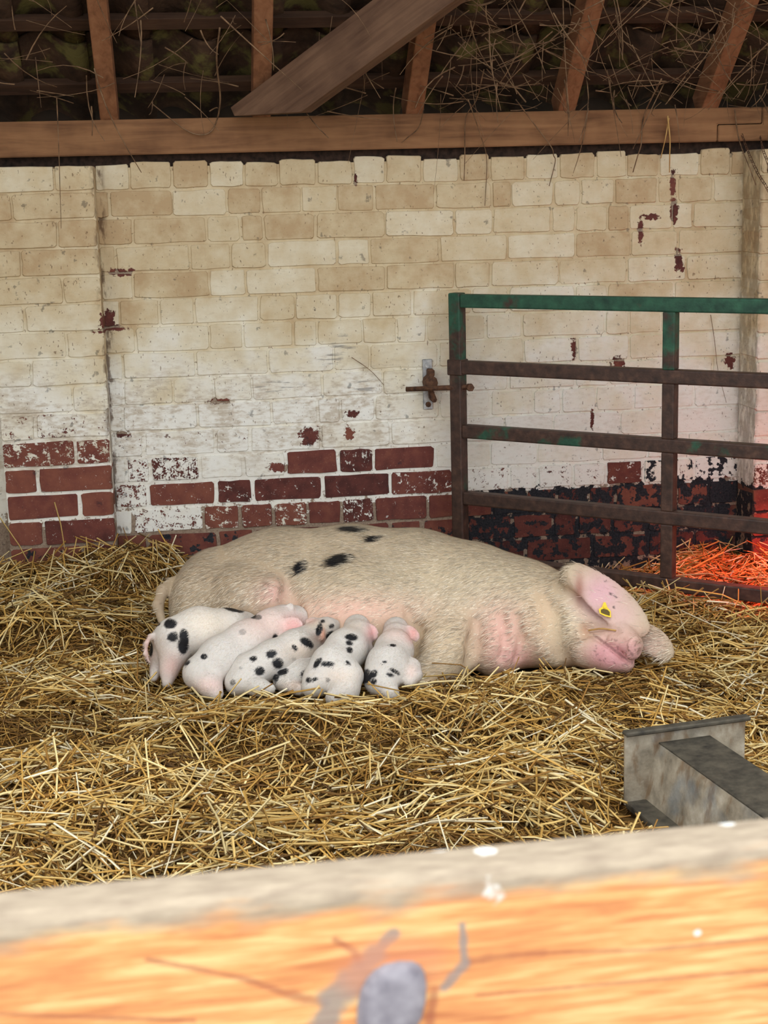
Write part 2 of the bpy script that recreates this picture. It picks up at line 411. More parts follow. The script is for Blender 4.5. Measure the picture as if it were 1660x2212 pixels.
# ---- timber wall plate on the wall head
zp0, zp1 = at_y(830, 322, -0.03)[2], at_y(830, 247, -0.03)[2]
plate = thing('trim_1', (0, 0, 0), None, None); plate['kind'] = 'structure'
plate['label'] = 'brown timber plate lying along the head of the brick wall'
xs_ = at_y(1551, 300, -0.03)[0]; xs2 = at_y(1648, 250, -0.03)[0]; zs = (zp0+zp1)/2
def prism_xz(name, poly, y0, y1):
    n = len(poly); V = [(x, y0, z) for x, z in poly]+[(x, y1, z) for x, z in poly]
    F = [tuple(range(n)), tuple(range(2*n-1, n-1, -1))]+[(i, i+n, (i+1) % n+n, (i+1) % n) for i in range(n)]
    me = mesh_py(name, V, F)
    bm = bmesh.new(); bm.from_mesh(me); bmesh.ops.recalc_face_normals(bm, faces=bm.faces)
    bmesh.ops.bevel(bm, geom=bm.edges[:], offset=0.003, segments=2, affect='EDGES'); bm.to_mesh(me); bm.free(); return me
new_obj('plank', prism_xz('plank', [(-2.6, zp0), (xs_-.0015, zp0), (xs_-.0015, zs+.0015), (xs2-.0015, zs+.0015), (xs2-.0015, zp1), (-2.6, zp1)], -0.03, 0.10), M_PLATE, plate)
new_obj('plank', prism_xz('plank', [(xs_+.0015, zp0), (2.6, zp0), (2.6, zp1), (xs2+.0015, zp1), (xs2+.0015, zs-.0015), (xs_+.0015, zs-.0015)], -0.03, 0.10), M_PLATE, plate)
n = NT('gap_shade'); M_GAP = n.fin(n.ramp(n.noise(n.pos(), 60, 3), [(.3, S(30, 22, 18)), (.8, S(70, 52, 42))]), 0.95)  # shade of the recess below the plate, put into the colour
new_obj('gap_shade_backing', box_mesh('gap_shade_backing', -2.6, 2.6, 0.012, 0.2, WALL_TOP-0.03, zp0+0.002), M_GAP, plate)  # dark backing added to stand in for the shaded gap under the plate

# ---- roof: rafters, battens, pantiles
TH = math.radians(40); RD = np.array([0, -math.cos(TH), math.sin(TH)]); RN = np.array([0, math.sin(TH), math.cos(TH)])
R0 = np.array([0, -0.03, zp1+0.002])                        # underside of the rafters where they leave the plate
def roof(x, t, off): return R0 + np.array([x, 0, 0]) + RD*t + RN*off
def on_roof(px, py, off):
    r = ray(px, py); p0 = R0+RN*off; return CAM + r*(np.dot(p0-CAM, RN)/np.dot(r, RN))
SPAN = 3.0
M_SARK = NT('roof_boards'); pp = M_SARK.pos()
M_SARK = M_SARK.fin(M_SARK.ramp(M_SARK.noise(pp, 6, 4), [(.3, S(34, 28, 24)), (.75, S(62, 50, 42))]), 0.9)
a0, a1 = -0.35, SPAN
V = [roof(x, t, o) for x in (-2.8, 2.8) for t in (a0, a1) for o in (0.21, 0.25)]
F = [(0, 1, 3, 2), (4, 6, 7, 5), (0, 4, 5, 1), (2, 3, 7, 6), (0, 2, 6, 4), (1, 5, 7, 3)]
ceil = new_obj('ceiling', mesh_py('ceiling', V, F), M_SARK, kind='structure', label='dark underside of the pantiled roof with rafters and battens')
for px in (-100, 236, 566, 896, 1226, 1536, 1860):
    x = at_y(px, 245-0.02*(px-830), -0.03)[0]
    new_obj('rafter', beam_mesh('rafter', roof(x, -0.06, 0.05), roof(x, SPAN, 0.05), RN, 0.058, 0.10), M_RAFTER, ceil)
for t in (0.03, 0.30, 0.57, 0.84, 1.11, 1.5, 2.0, 2.5):
    new_obj('batten', beam_mesh('batten', roof(-2.7, t, 0.115), roof(2.7, t, 0.115), RN, 0.045, 0.028, 0.002), M_BATTEN, ceil)
n = NT('mossy_pantile'); p = n.pos()
cc = n.ramp(n.noise(p, 14, 4), [(.3, S(40, 31, 26)), (.6, S(70, 52, 40)), (.8, S(96, 74, 54))])
cc = n.mix(n.step(n.noise(p, 9, 4, .6), .5, .64), cc, S(92, 84, 48))
n.bump(n.noise(p, 60, 4), 0.006, 1.0); M_TILE = n.fin(cc, 0.95, 0, .1)
TW, TL, TT = 0.205, 0.36, 0.013
tv, tf = [], []
NSEG = 12
for k, (t, lift) in enumerate(((0, 0.0), (TL, 0.0))):
    for s in (0, 1):
        for i in range(NSEG+1):
            u = i/NSEG; xx = (u-0.5)*TW*1.12
            z = 0.030*math.sin(2*math.pi*u*0.97+2.6)
            tv.append((xx, t, z+s*TT))
m1 = NSEG+1
def ti(k, s, i): return (k*2+s)*m1+i
for i in range(NSEG):
    tf += [(ti(0, 0, i), ti(1, 0, i), ti(1, 0, i+1), ti(0, 0, i+1)), (ti(0, 1, i), ti(0, 1, i+1), ti(1, 1, i+1), ti(1, 1, i)),
           (ti(0, 0, i), ti(0, 0, i+1), ti(0, 1, i+1), ti(0, 1, i)), (ti(1, 0, i), ti(1, 1, i), ti(1, 1, i+1), ti(1, 0, i+1))]
tf += [(ti(0, 0, 0), ti(0, 1, 0), ti(1, 1, 0), ti(1, 0, 0)), (ti(0, 0, NSEG), ti(1, 0, NSEG), ti(1, 1, NSEG), ti(0, 1, NSEG))]
TILE = mesh_py('roof_tile', tv, tf, True); TILE.materials.append(M_TILE)
TILE.shade_smooth() if False else None
for rr in range(4):
    for c in range(-8, 9):
        o = new_obj('roof_tile', TILE, None, ceil)
        b = roof(c*TW+brng.uniform(-.006, .006), -0.14+rr*0.27+brng.uniform(-.006, .006), 0.163)
        Xa = Vector((1, 0, 0)); Ya = (Vector(RD)-Vector(RN)*0.055).normalized(); Za = Xa.cross(Ya)
        o.matrix_world = Matrix.Translation(Vector(b)) @ Matrix((Xa, Ya, Za)).transposed().to_4x4()
# wide diagonal brace pinned under the rafters
b0 = on_roof(530, 278, -0.07); b1 = on_roof(1075, -125, -0.07)
M_BRACE = wood_material('brace_pine', S(76, 54, 42), S(104, 78, 61), S(126, 97, 76), 0)
d_ = Vector(b1-b0); L_ = d_.length
bo = new_obj('brace', box_mesh('brace', 0, L_, -0.03, 0.03, -0.075, 0.075, 0.004, 2), M_BRACE, ceil)
xa = d_.normalized(); ya = Vector((0, 0, 1)).cross(xa).normalized(); za = xa.cross(ya)
bo.matrix_world = Matrix.Translation(Vector(b0)) @ Matrix((xa, ya, za)).transposed().to_4x4()
Minv = bo.matrix_world.inverted(); bm = bmesh.new(); bm.from_mesh(bo.data)
res = bmesh.ops.bisect_plane(bm, geom=bm.verts[:]+bm.edges[:]+bm.faces[:], plane_co=Minv @ Vector((0, 0, zp1+.001)), plane_no=Minv.to_3x3() @ Vector((0, 0, 1)), clear_inner=True)
bmesh.ops.holes_fill(bm, edges=[e for e in bm.edges if e.is_boundary]); bm.to_mesh(bo.data); bm.free()

# ---- yard outside and side of the shed
n = NT('yard_concrete'); p = n.pos()
M_YARD = n.fin(n.ramp(n.noise(p, 4, 6), [(.3, S(120, 112, 100)), (.7, S(172, 164, 150))]), 0.9)
new_obj('ground', mesh_py('ground', [(-14, -24, -0.32), (14, -24, -0.32), (14, 8, -0.32), (-14, 8, -0.32)], [(0, 1, 2, 3)]), M_YARD,
        kind='structure', label='pale concrete yard in front of the shed')

# ---- straw bed: the lumpy floor
def sheight(x, y):
    P = np.column_stack([x, y])
    q = P-CAM[:2]; u = q@RT0[:2]; v = q@HOR[:2]
    h = (fnoise(P, 2.6, 3, 3)-0.5)*0.10 + (fnoise(P, 8.0, 2, 8)-0.5)*0.075
    def g(px, py, a, su, sv):
        c = at_z(px, py)-CAM; cu, cv = c@RT0, c@HOR
        return a*np.exp(-((u-cu)/su)**2-((v-cv)/sv)**2)
    h = h + g(110, 1300, 0.13, .34, .38) + g(60, 1240, .05, .4, .2) + g(290, 1260, .05, .2, .2)
    h = h + g(1600, 1262, 0.03, .2, .12) - g(1240, 1218, .10, .42, .30)
    h = h - g(800, 1380, 0.10, .62, .26) - g(1300, 1440, .05, .2, .12)
    h = h + g(560, 1590, 0.05, .38, .09) + g(880, 1590, .045, .32, .09) - g(620, 1490, .03, .42, .08)
    h = h - g(1010, 1640, 0.05, .18, .12) - g(600, 1720, .05, .14, .1) - g(340, 1480, .05, .10, .10) + g(180, 1700, .05, .2, .14)
    gp = at_y(993, 1000, -0.12)[:2]; gd = np.array([math.cos(math.radians(40)), -math.sin(math.radians(40))]); w = P-gp
    al = w@gd; pe = w@np.array([-gd[1], gd[0]]); h = h - (0.5*np.maximum(h, 0)+.02)*np.exp(-(pe/.07)**2)*((al > -.05) & (al < 1.8))
    return h
gx = np.linspace(-2.3, 2.4, 120); gy = np.linspace(-3.05, 0.03, 84)
GX, GY = np.meshgrid(gx, gy, indexing='ij')
GZ = sheight(GX.ravel(), GY.ravel())-0.022
idx = np.arange(GX.size).reshape(GX.shape)
quads = np.stack([idx[:-1, :-1], idx[1:, :-1], idx[1:, 1:], idx[:-1, 1:]], -1).reshape(-1, 4)
n = NT('trodden_straw'); p = n.pos()
M_BED = n.fin(n.ramp(n.noise(n.scale(p, 1, 1, 1), 60, 5, .6), [(.3, S(62, 44, 24)), (.7, S(120, 92, 50))]), 0.95, 0, .05)
new_obj('floor', mesh_np('floor', np.column_stack([GX.ravel(), GY.ravel(), GZ]), quads, True), M_BED, kind='structure',
        label='trodden brown straw litter covering the pen floor')

# ================================================================== ANIMALS: signed distance modelling
class Sdf:
    def __init__(s): s.ops = []; s.dents = []
    def chain(s, pts, k=0.03, flat=1.0, mode='add'):
        """pts: (px, py, level distance, radius) joined by tapered limbs"""
        L = [(local(x, y, d), r) for x, y, d, r in pts]
        if len(L) == 1: L = L*2
        for (a, ra), (b, rb) in zip(L[:-1], L[1:]): s.ops.append(('cap', a, b, ra, rb, k, flat, mode))
        return s
    def ell(s, c, ax, radii, k=0.01, mode='add'):
        s.ops.append(('ell', np.asarray(c), np.asarray(ax), np.asarray(radii), k, 1.0, mode, None)); return s
    def dist(s, P):
        D = None
        for op in s.ops:
            if op[0] == 'cap':
                _, a, b, ra, rb, k, fl, mode = op
                w = np.array([1, fl, 1]); q = (P-a)*w; e = (b-a)*w
                t = np.clip((q@e)/max(e@e, 1e-9), 0, 1)
                d = np.linalg.norm(q-t[:, None]*e, axis=1)-(ra+(rb-ra)*t)
            else:
                _, c, ax, rad, k, _, mode, _ = op
                q = (P-c)@ax.T
                k0 = np.linalg.norm(q/rad, axis=1); k1 = np.linalg.norm(q/rad**2, axis=1)+1e-9
                d = k0*(k0-1)/k1
            if D is None: D = d; continue
            if mode == 'add':
                h = np.maximum(k-np.abs(D-d), 0)/k; D = np.minimum(D, d)-h*h*k*0.25
            else:
                h = np.maximum(k-np.abs(-D-d), 0)/k; D = np.maximum(D, -d)+h*h*k*0.25
        for o in s.dents:                      # flesh gives way where a neighbour lies against it
            lo, hi = o.bounds(); q = np.all((P > lo) & (P < hi), axis=1)
            if q.any(): D[q] = np.maximum(D[q], -0.0015-o.dist(P[q]))
        return D
    def bounds(s):
        lo, hi = np.full(3, 9e9), np.full(3, -9e9)
        for op in s.ops:
            if op[-2] == 'sub' or op[-1] == 'sub': continue
            if op[0] == 'cap':
                for p, r in ((op[1], op[3]), (op[2], op[4])):
                    e = np.array([r, r/op[6], r]); lo = np.minimum(lo, p-e); hi = np.maximum(hi, p+e)
            else:
                r = max(op[3]); lo = np.minimum(lo, op[1]-r); hi = np.maximum(hi, op[1]+r)
        return lo-0.02, hi+0.02
def surface_nets(sdf, h):
    lo, hi = sdf.bounds(); nn = np.ceil((hi-lo)/h).astype(int)+1
    ax = [lo[i]+h*np.arange(nn[i]) for i in range(3)]
    F = np.empty(nn, dtype=np.float32)
    for i0 in range(0, nn[0], 24):
        i1 = min(nn[0], i0+24); g = np.stack(np.meshgrid(ax[0][i0:i1], ax[1], ax[2], indexing='ij'), -1).reshape(-1, 3)
        F[i0:i1] = sdf.dist(g).reshape(i1-i0, nn[1], nn[2])
    s = F < 0
    cnt = sum(s[a:nn[0]-1+a, b:nn[1]-1+b, c:nn[2]-1+c].astype(np.int8) for a in (0, 1) for b in (0, 1) for c in (0, 1))
    C = np.argwhere((cnt > 0) & (cnt < 8)); vid = np.full(nn-1, -1, dtype=np.int64); vid[tuple(C.T)] = np.arange(len(C))
    corners = [(a, b, c) for a in (0, 1) for b in (0, 1) for c in (0, 1)]
    acc = np.zeros((len(C), 3)); num = np.zeros(len(C))
    for p in corners:
        for d in range(3):
            if p[d]: continue
            q = list(p); q[d] = 1
            fa = F[tuple((C+p).T)]; fb = F[tuple((C+q).T)]; cr = (fa < 0) != (fb < 0)
            t = np.where(cr, fa/np.where(cr, fa-fb, 1), 0); pt = np.tile(np.array(p, dtype=float), (len(C), 1)); pt[:, d] += t
            acc += np.where(cr[:, None], pt, 0); num += cr
    V = lo + h*(C + acc/num[:, None])
    Q = []
    for d in range(3):
        o1, o2 = [(1, 2), (2, 0), (0, 1)][d]
        sl = [slice(None)]*3; sl2 = [slice(None)]*3; sl[d] = slice(0, -1); sl2[d] = slice(1, None)
        a, b = s[tuple(sl)], s[tuple(sl2)]
        E = np.argwhere(a != b); E = E[(E[:, o1] > 0) & (E[:, o2] > 0) & (E[:, o1] < nn[o1]-1) & (E[:, o2] < nn[o2]-1)]
        inside = a[tuple(E.T)]
        def cell(u, v):
            c = E.copy(); c[:, o1] -= u; c[:, o2] -= v; return vid[tuple(c.T)]
        q = np.stack([cell(0, 0), cell(1, 0), cell(1, 1), cell(0, 1)], 1)
        q[~inside] = q[~inside][:, ::-1]; Q.append(q)
    Q = np.concatenate(Q)
    return V, Q
def vnormals(V, Q):
    n = np.cross(V[Q[:, 2]]-V[Q[:, 0]], V[Q[:, 3]]-V[Q[:, 1]]); N = np.zeros_like(V)
    for k in range(4): np.add.at(N, Q[:, k], n)
    return N/(np.linalg.norm(N, axis=1)[:, None]+1e-12)
def relax(V, Q, it=2):
    e = np.concatenate([Q[:, [0, 1]], Q[:, [1, 2]], Q[:, [2, 3]], Q[:, [3, 0]]])
    for _ in range(it):
        A = np.zeros_like(V); c = np.zeros(len(V))
        np.add.at(A, e[:, 0], V[e[:, 1]]); np.add.at(c, e[:, 0], 1); np.add.at(A, e[:, 1], V[e[:, 0]]); np.add.at(c, e[:, 1], 1)
        V = V*0.5 + 0.5*A/c[:, None]
    return V
def ear_axes(p0, p1, tilt_up=0.3, turn=0.0):
    """long axis p0->p1 (level frame), sheet facing the viewer and up"""
    a = p1-p0; a /= np.linalg.norm(a)
    nrm = np.array([turn, -1.0, tilt_up]); nrm -= a*(nrm@a); nrm /= np.linalg.norm(nrm)
    return np.stack([a, np.cross(nrm, a), nrm])
def spot_mask(W, N, spots, seed=0, soft=0.16):
    """dark patches of the coat: (px, py, rx, ry, turn) placed on the skin that faces the yard"""
    x, y = proj(W); view = CAM-W; view /= np.linalg.norm(view, axis=1)[:, None]
    face = (N*view).sum(1) > -0.12
    wob = (fnoise(W, 55, 2, seed)-0.5)*0.55; m = np.zeros(len(W))
    for s in spots:
        cx, cy, rx, ry = s[:4]; a = math.radians(s[4]) if len(s) > 4 else 0; st = s[5] if len(s) > 5 else 1.0
        dx, dy = x-cx, y-cy; u = (dx*math.cos(a)+dy*math.sin(a))/rx; v = (-dx*math.sin(a)+dy*math.cos(a))/ry
        m = np.maximum(m, st*(1-sstep(1-soft, 1+soft, np.hypot(u, v)+wob)))
    return np.where(face, m, 0)
def tint(C, W, areas):
    """soft regions of skin colour: (px, py, rx, ry, colour, strength)"""
    x, y = proj(W)
    for cx, cy, rx, ry, c, st in areas:
        w = np.minimum(1, st*np.exp(-(((x-cx)/rx)**2+((y-cy)/ry)**2))); C = C*(1-w[:, None])+np.array(S(c))*w[:, None]
    return C
def hide_material(name, sss=0.12, rough=0.62):
    n = NT(name); p = n.pos(); c = n.attr()[0]
    c = n.mix(n.math('MULTIPLY', n.step(n.noise(p, 120, 3), .45, .8), 0.18), c, n.mix(1.0, c, (0.62, 0.5, 0.42), 'MULTIPLY'))
    n.bump(n.noise(p, 150, 4, .65), 0.0025, 0.7)
    n.b.inputs['Subsurface Weight'].default_value = sss; n.b.inputs['Subsurface Radius'].default_value = (0.012, 0.005, 0.003)
    return n.fin(c, rough, 0, .3)
M_HIDE = hide_material('sow_hide'); M_PIG = hide_material('piglet_hide', 0.16, 0.55)
n = NT('bristle'); M_HAIR = n.fin(n.attr()[0], 0.5, 0, .35)
def coat(name, V, Q, N, C, num, length, width, lift, flow, keep, seed, parent, lighten=0.25, dk=.7):
    """short bristles lying along the hide, one slim blade each"""
    g = np.random.default_rng(seed)
    A = np.linalg.norm(np.cross(V[Q[:, 2]]-V[Q[:, 0]], V[Q[:, 3]]-V[Q[:, 1]]), axis=1)*keep[Q].mean(1)
    f = g.choice(len(Q), num, p=A/A.sum()); a, b = g.random((2, num))
    P = ((V[Q[f, 0]]*(1-a)[:, None]+V[Q[f, 1]]*a[:, None])*(1-b)[:, None]+(V[Q[f, 3]]*(1-a)[:, None]+V[Q[f, 2]]*a[:, None])*b[:, None])
    n_ = N[Q[f, 0]]; d = flow(P, n_)+g.normal(0, .2, (num, 3)); d -= n_*(d*n_).sum(1)[:, None]; d /= np.linalg.norm(d, axis=1)[:, None]+1e-9
    ll = length*g.uniform(.55, 1.25, num)[:, None]; side = np.cross(n_, d)*(width/2)
    e1 = P+d*ll*.55+n_*ll*lift*.55; e2 = P+d*ll+n_*ll*lift*.75
    P0 = P-n_*0.001
    Vb = np.stack([P0-side, P0+side, e1+side*.8, e1-side*.8, e2], 1).reshape(-1, 3)
    k = np.arange(num)*5
    T = np.concatenate([np.stack([k, k+1, k+2], 1), np.stack([k, k+2, k+3], 1), np.stack([k+3, k+2, k+4], 1)])
    c = C[Q[f, 0]]; dark = c.max(1) < 0.06
    w = (g.uniform(0, 1, num)*lighten)[:, None]; c2 = c*(1-w)+np.array(S(248, 236, 214))*w
    c2 *= (dk+(1.16-dk)*g.random(num)**.7)[:, None]; c2[dark] = c[dark]*g.uniform(.6, 1.4, dark.sum())[:, None]
    me = mesh_np(name, Vb, T, False, np.repeat(c2, 5, axis=0))
    return new_obj(name, me, M_HAIR, parent, kind='stuff')

def skin(s, px, py, off=0.0, d0=3.55, d1=4.7):
    """level distance at which the line of sight first meets the model"""
    ds = np.arange(d0, d1, 0.004); P = np.array([local(px, py, d) for d in ds]); D = s.dist(P)
    k = np.argmax(D < 0); return (ds[k] if D[k] < 0 else d1)-off
def groove(s, pts, k=0.008):
    s.chain([(x, y, skin(s, x, y, off), r) for x, y, r, off in pts], k, 1.0, 'sub')
# ---------------------------------------------------------------- the sow, asleep on her side
sow = Sdf()
sow.chain([(482, 1290, 4.36, .148), (600, 1287, 4.39, .188), (760, 1285, 4.42, .196), (900, 1290, 4.40, .190), (1020, 1302, 4.33, .163),
           (1120, 1318, 4.26, .138), (1200, 1334, 4.19, .124)], 0.05, 0.80)
sow.chain([(620, 1335, 4.24, .13), (760, 1340, 4.20, .135), (880, 1345, 4.22, .125)], 0.09)        # belly and udder
sow.chain([(640, 1385, 4.10, .05), (760, 1390, 4.08, .055), (860, 1390, 4.10, .05)], 0.07)
sow.chain([(468, 1312, 4.27, .135), (540, 1300, 4.20, .10), (590, 1294, 4.15, .058)], 0.035)       # upper hind thigh, stifle
sow.chain([(590, 1294, 4.15, .05), (520, 1335, 4.22, .048), (440, 1352, 4.22, .032)], 0.03)         # hind shank behind the piglets
sow.chain([(990, 1318, 4.24, .118), (962, 1400, 4.10, .090), (940, 1445, 4.05, .062), (915, 1476, 4.0, .036)], 0.035)   # upper foreleg
sow.chain([(915, 1476, 4.0, .034), (880, 1490, 3.99, .026), (850, 1496, 4.0, .022)], 0.02)
sow.chain([(1085, 1362, 4.17, .112), (1075, 1402, 4.10, .078)], 0.03)                              # brisket
sow.chain([(1140, 1362, 4.15, .100), (1205, 1372, 4.10, .088)], 0.04)                              # throat
sow.chain([(1225, 1320, 4.16, .105), (1262, 1338, 4.11, .088), (1300, 1358, 4.07, .066)], 0.03)    # skull
sow.chain([(1240, 1376, 4.08, .076), (1290, 1396, 4.03, .058)], 0.035)                             # cheek
sow.chain([(1300, 1360, 4.05, .052), (1340, 1380, 3.98, .042), (1362, 1394, 3.94, .035)], 0.02)     # upper snout
sow.chain([(1278, 1402, 4.0, .056), (1322, 1418, 3.955, .043), (1350, 1432, 3.935, .027)], 0.012)  # lower jaw
dn = skin(sow, 1366, 1398)
p0, p1 = local(1350, 1388, dn+.03), local(1384, 1406, dn-.02)
axd = (p1-p0)/np.linalg.norm(p1-p0); side = np.cross(axd, [0, 0, 1.]); side /= np.linalg.norm(side)
sow.ell(local(1371, 1400, dn-.012), np.stack([axd, side, np.cross(side, axd)]), (.013, .031, .036), 0.004)      # snout disc
groove(sow, [(1271, 1366, .008, 0), (1300, 1383, .0095, 0), (1332, 1406, .0095, 0), (1350, 1421, .009, 0), (1366, 1434, .008, 0)], .004)   # mouth
groove(sow, [(1345, 1380, .004, 0), (1352, 1398, .005, 0), (1356, 1414, .005, 0)], .006)                          # behind the snout disc
groove(sow, [(1378, 1394, .006, 0)], .003); groove(sow, [(1381, 1409, .006, 0)], .003)                            # nostrils
groove(sow, [(1262, 1372, .010, -.002), (1268, 1360, .014, 0), (1290, 1356, .009, 0), (1330, 1362, .008, 0)], .02)   # crease under the ear, closed eye
groove(sow, [(1312, 1372, .004, 0), (1308, 1384, .004, 0)], .006)
groove(sow, [(1176, 1290, .006, 0), (1192, 1330, .016, 0), (1196, 1370, .018, 0), (1206, 1412, .014, 0)], .04)     # neck fold
groove(sow, [(622, 1250, .006, 0), (626, 1285, .016, 0), (634, 1315, .016, 0)], .03)                               # flank fold
groove(sow, [(1030, 1345, .006, 0), (1026, 1390, .016, 0), (1018, 1425, .014, 0)], .03)     # between foreleg and brisket
groove(sow, [(885, 1325, .006, 0), (898, 1360, .016, 0), (892, 1400, .018, 0)], .03)
groove(sow, [(1085, 1330, .005, 0), (1092, 1380, .007, 0), (1085, 1420, .007, 0)], .02)                            # wrinkles of the throat
groove(sow, [(1118, 1330, .004, 0), (1128, 1380, .006, 0), (1118, 1420, .006, 0)], .02)
# lop ears: the upper one falls over the eye, the lower one spreads on the straw
de = skin(sow, 1300, 1312)
e0, e1 = local(1244, 1238, de+.035), local(1394, 1370, de-.055)
EARN = ear_axes(e0, e1, 0.55, 0.35)
sow.ell((e0+e1)/2+EARN[2]*.012, EARN, (.135, .058, .0115), 0.006)
sow.chain([(1240, 1248, de+.04, .034), (1262, 1262, de+.02, .03)], 0.03)
ec = (e0+e1)/2+EARN[2]*.075+EARN[1]*.0                                                                              # hollow of the ear
sow.ell(ec, EARN, (.15, .075, .066), 0.006, 'sub') if False else None
f0, f1 = local(1376, 1352, de-.01), local(1452, 1420, de-.05)
sow.ell((f0+f1)/2, ear_axes(f0, f1, 0.8, 0.2), (.068, .042, .012), 0.008)
sow.chain([(350, 1342, 4.20, .012), (341, 1308, 4.22, .015), (352, 1276, 4.26, .017), (372, 1262, 4.30, .018), (398, 1256, 4.34, .022)], 0.012)       # tail
# ---------------------------------------------------------------- the piglets
PIGS = []; QUEUE = []
def piglet(name_label, build, spots, areas, seed):
    s_ = Sdf(); build(s_); PIGS.append(s_); QUEUE.append((s_, name_label, spots, areas, seed))
def make_piglet(s, name_label, spots, areas, seed, h=0.004):
    V, Q = surface_nets(s, h); V = relax(V, Q, 1); W = to_world(V); N = vnormals(W, Q)
    C = np.tile(np.array(S(210, 205, 199)), (len(W), 1))*(0.92+0.14*fnoise(W, 22, 2, seed))[:, None]
    C = tint(C, W, areas)
    m = spot_mask(W, N, spots, seed, .15); C = C*(1-m[:, None])+np.array(S(24, 24, 28))*m[:, None]
    o = thing('piglet', (0, 0, 0), name_label, 'piglet', 'litter suckling along the sow')
    new_obj('body', mesh_np('body', W, Q, True, C), M_PIG, o)
    def fl(P, n_, a=s.ops[0]):
        d = np.tile(-RT0*.7-HOR*.5+np.array([0, 0, -.3]), (len(P), 1)); return d
    coat('fur', W, Q, N, C, 9000, 0.009, 0.0007, 0.10, fl, np.where((W[:, 2] > -0.05) & (np.min([q.dist(V) for q in PIGS+[sow] if q is not s], axis=0) > .009), 1.0, 1e-6), seed+40, o, 0.5)
    return o
def ear_px(s, a, b, hw, d0, d1, up=.5, turn=0., th=.0055):
    p, q = local(*a, d0), local(*b, d1); s.ell((p+q)/2, ear_axes(p, q, up, turn), (np.linalg.norm(q-p)/2, hw, th), 0.006)
PINK = (216, 172, 162)
def b1(s):
    s.chain([(378, 1372, 3.97, .050), (430, 1363, 3.985, .060), (492, 1364, 4.03, .057), (524, 1362, 4.08, .048)], .03)
    s.chain([(372, 1385, 3.97, .046), (375, 1415, 3.95, .034), (366, 1448, 3.93, .020), (362, 1474, 3.91, .014)], .025)   # near hind leg
    s.chain([(352, 1382, 4.0, .034), (344, 1415, 3.99, .022), (338, 1446, 3.98, .013), (333, 1464, 3.96, .011)], .02)
    s.chain([(524, 1362, 4.08, .044), (538, 1360, 4.14, .037), (546, 1358, 4.19, .022)], .03)                            # head, at the teat
    s.chain([(484, 1400, 4.06, .022), (474, 1432, 4.06, .013)], .02)
    s.chain([(346, 1370, 3.96, .0065), (326, 1374, 3.95, .006), (316, 1390, 3.945, .0055), (315, 1412, 3.94, .005), (323, 1432, 3.94, .004)], .008)
piglet('spotted piglet standing at the sow\'s hind end, curled tail towards the straw heap', b1,
       [(368, 1347, 14, 11, -15), (373, 1375, 12, 10), (398, 1372, 10, 15), (396, 1394, 12, 19, 8), (326, 1404, 5, 16), (503, 1317, 22, 4, 12), (520, 1321, 8, 3), (341, 1347, 6, 5), (415, 1340, 0.1, .1)],
       [(372, 1440, 26, 30, PINK, .7), (345, 1400, 18, 30, (206, 186, 172), .5), (320, 1400, 10, 40, PINK, .8), (450, 1345, 60, 40, (240, 226, 206), .6), (490, 1400, 40, 16, (216, 186, 166), .6)], 101)
def b2(s):
    s.chain([(440, 1452, 3.86, .046), (478, 1424, 3.89, .056), (535, 1388, 3.95, .055), (590, 1356, 4.02, .048), (615, 1343, 4.06, .042)], .03)
    s.chain([(615, 1343, 4.06, .040), (640, 1338, 4.09, .032), (668, 1345, 4.12, .020)], .025)
    s.chain([(430, 1455, 3.85, .040), (455, 1482, 3.81, .026), (470, 1500, 3.79, .015)], .025)
    s.chain([(602, 1372, 4.0, .030), (615, 1392, 3.97, .019), (612, 1410, 3.95, .013)], .02)
    ear_px(s, (604, 1353), (656, 1352), .027, 3.985, 3.975, .3, .1, .007)
    ear_px(s, (622, 1322), (632, 1303), .012, 4.05, 4.05, .3, 0, .005)
    s.chain([(424, 1432, 3.88, .005), (406, 1440, 3.87, .004), (403, 1456, 3.86, .0035)], .008)
piglet('long white piglet with a big pink ear and few spots', b2,
       [(441, 1418, 8, 7), (548, 1331, 7, 5), (558, 1333, 8, 5, 0, .75), (525, 1365, 7, 6, 0, .4), (595, 1385, 7, 15), (404, 1432, 8, 5, -40)],
       [(632, 1352, 26, 22, (226, 164, 162), 1.1), (575, 1345, 60, 40, (236, 206, 196), .7), (455, 1480, 40, 20, (232, 196, 188), .6), (612, 1392, 16, 14, (240, 224, 212), .8)], 102)
def b3(s):
    s.chain([(512, 1474, 3.83, .032), (540, 1450, 3.85, .044), (590, 1424, 3.88, .047), (640, 1398, 3.93, .044), (668, 1382, 3.97, .038)], .025)
    s.chain([(668, 1382, 3.97, .034), (690, 1366, 4.0, .033), (708, 1356, 4.02, .025), (722, 1352, 4.04, .018)], .02)
    s.chain([(520, 1474, 3.82, .030), (560, 1484, 3.79, .020), (585, 1488, 3.78, .013)], .02)
    s.chain([(660, 1400, 3.95, .022), (682, 1420, 3.93, .013)], .015)
    ear_px(s, (658, 1344), (690, 1338), .010, 4.0, 4.01, .4, 0, .0055)
    ear_px(s, (694, 1352), (698, 1386), .009, 3.955, 3.94, .2, .3, .005)
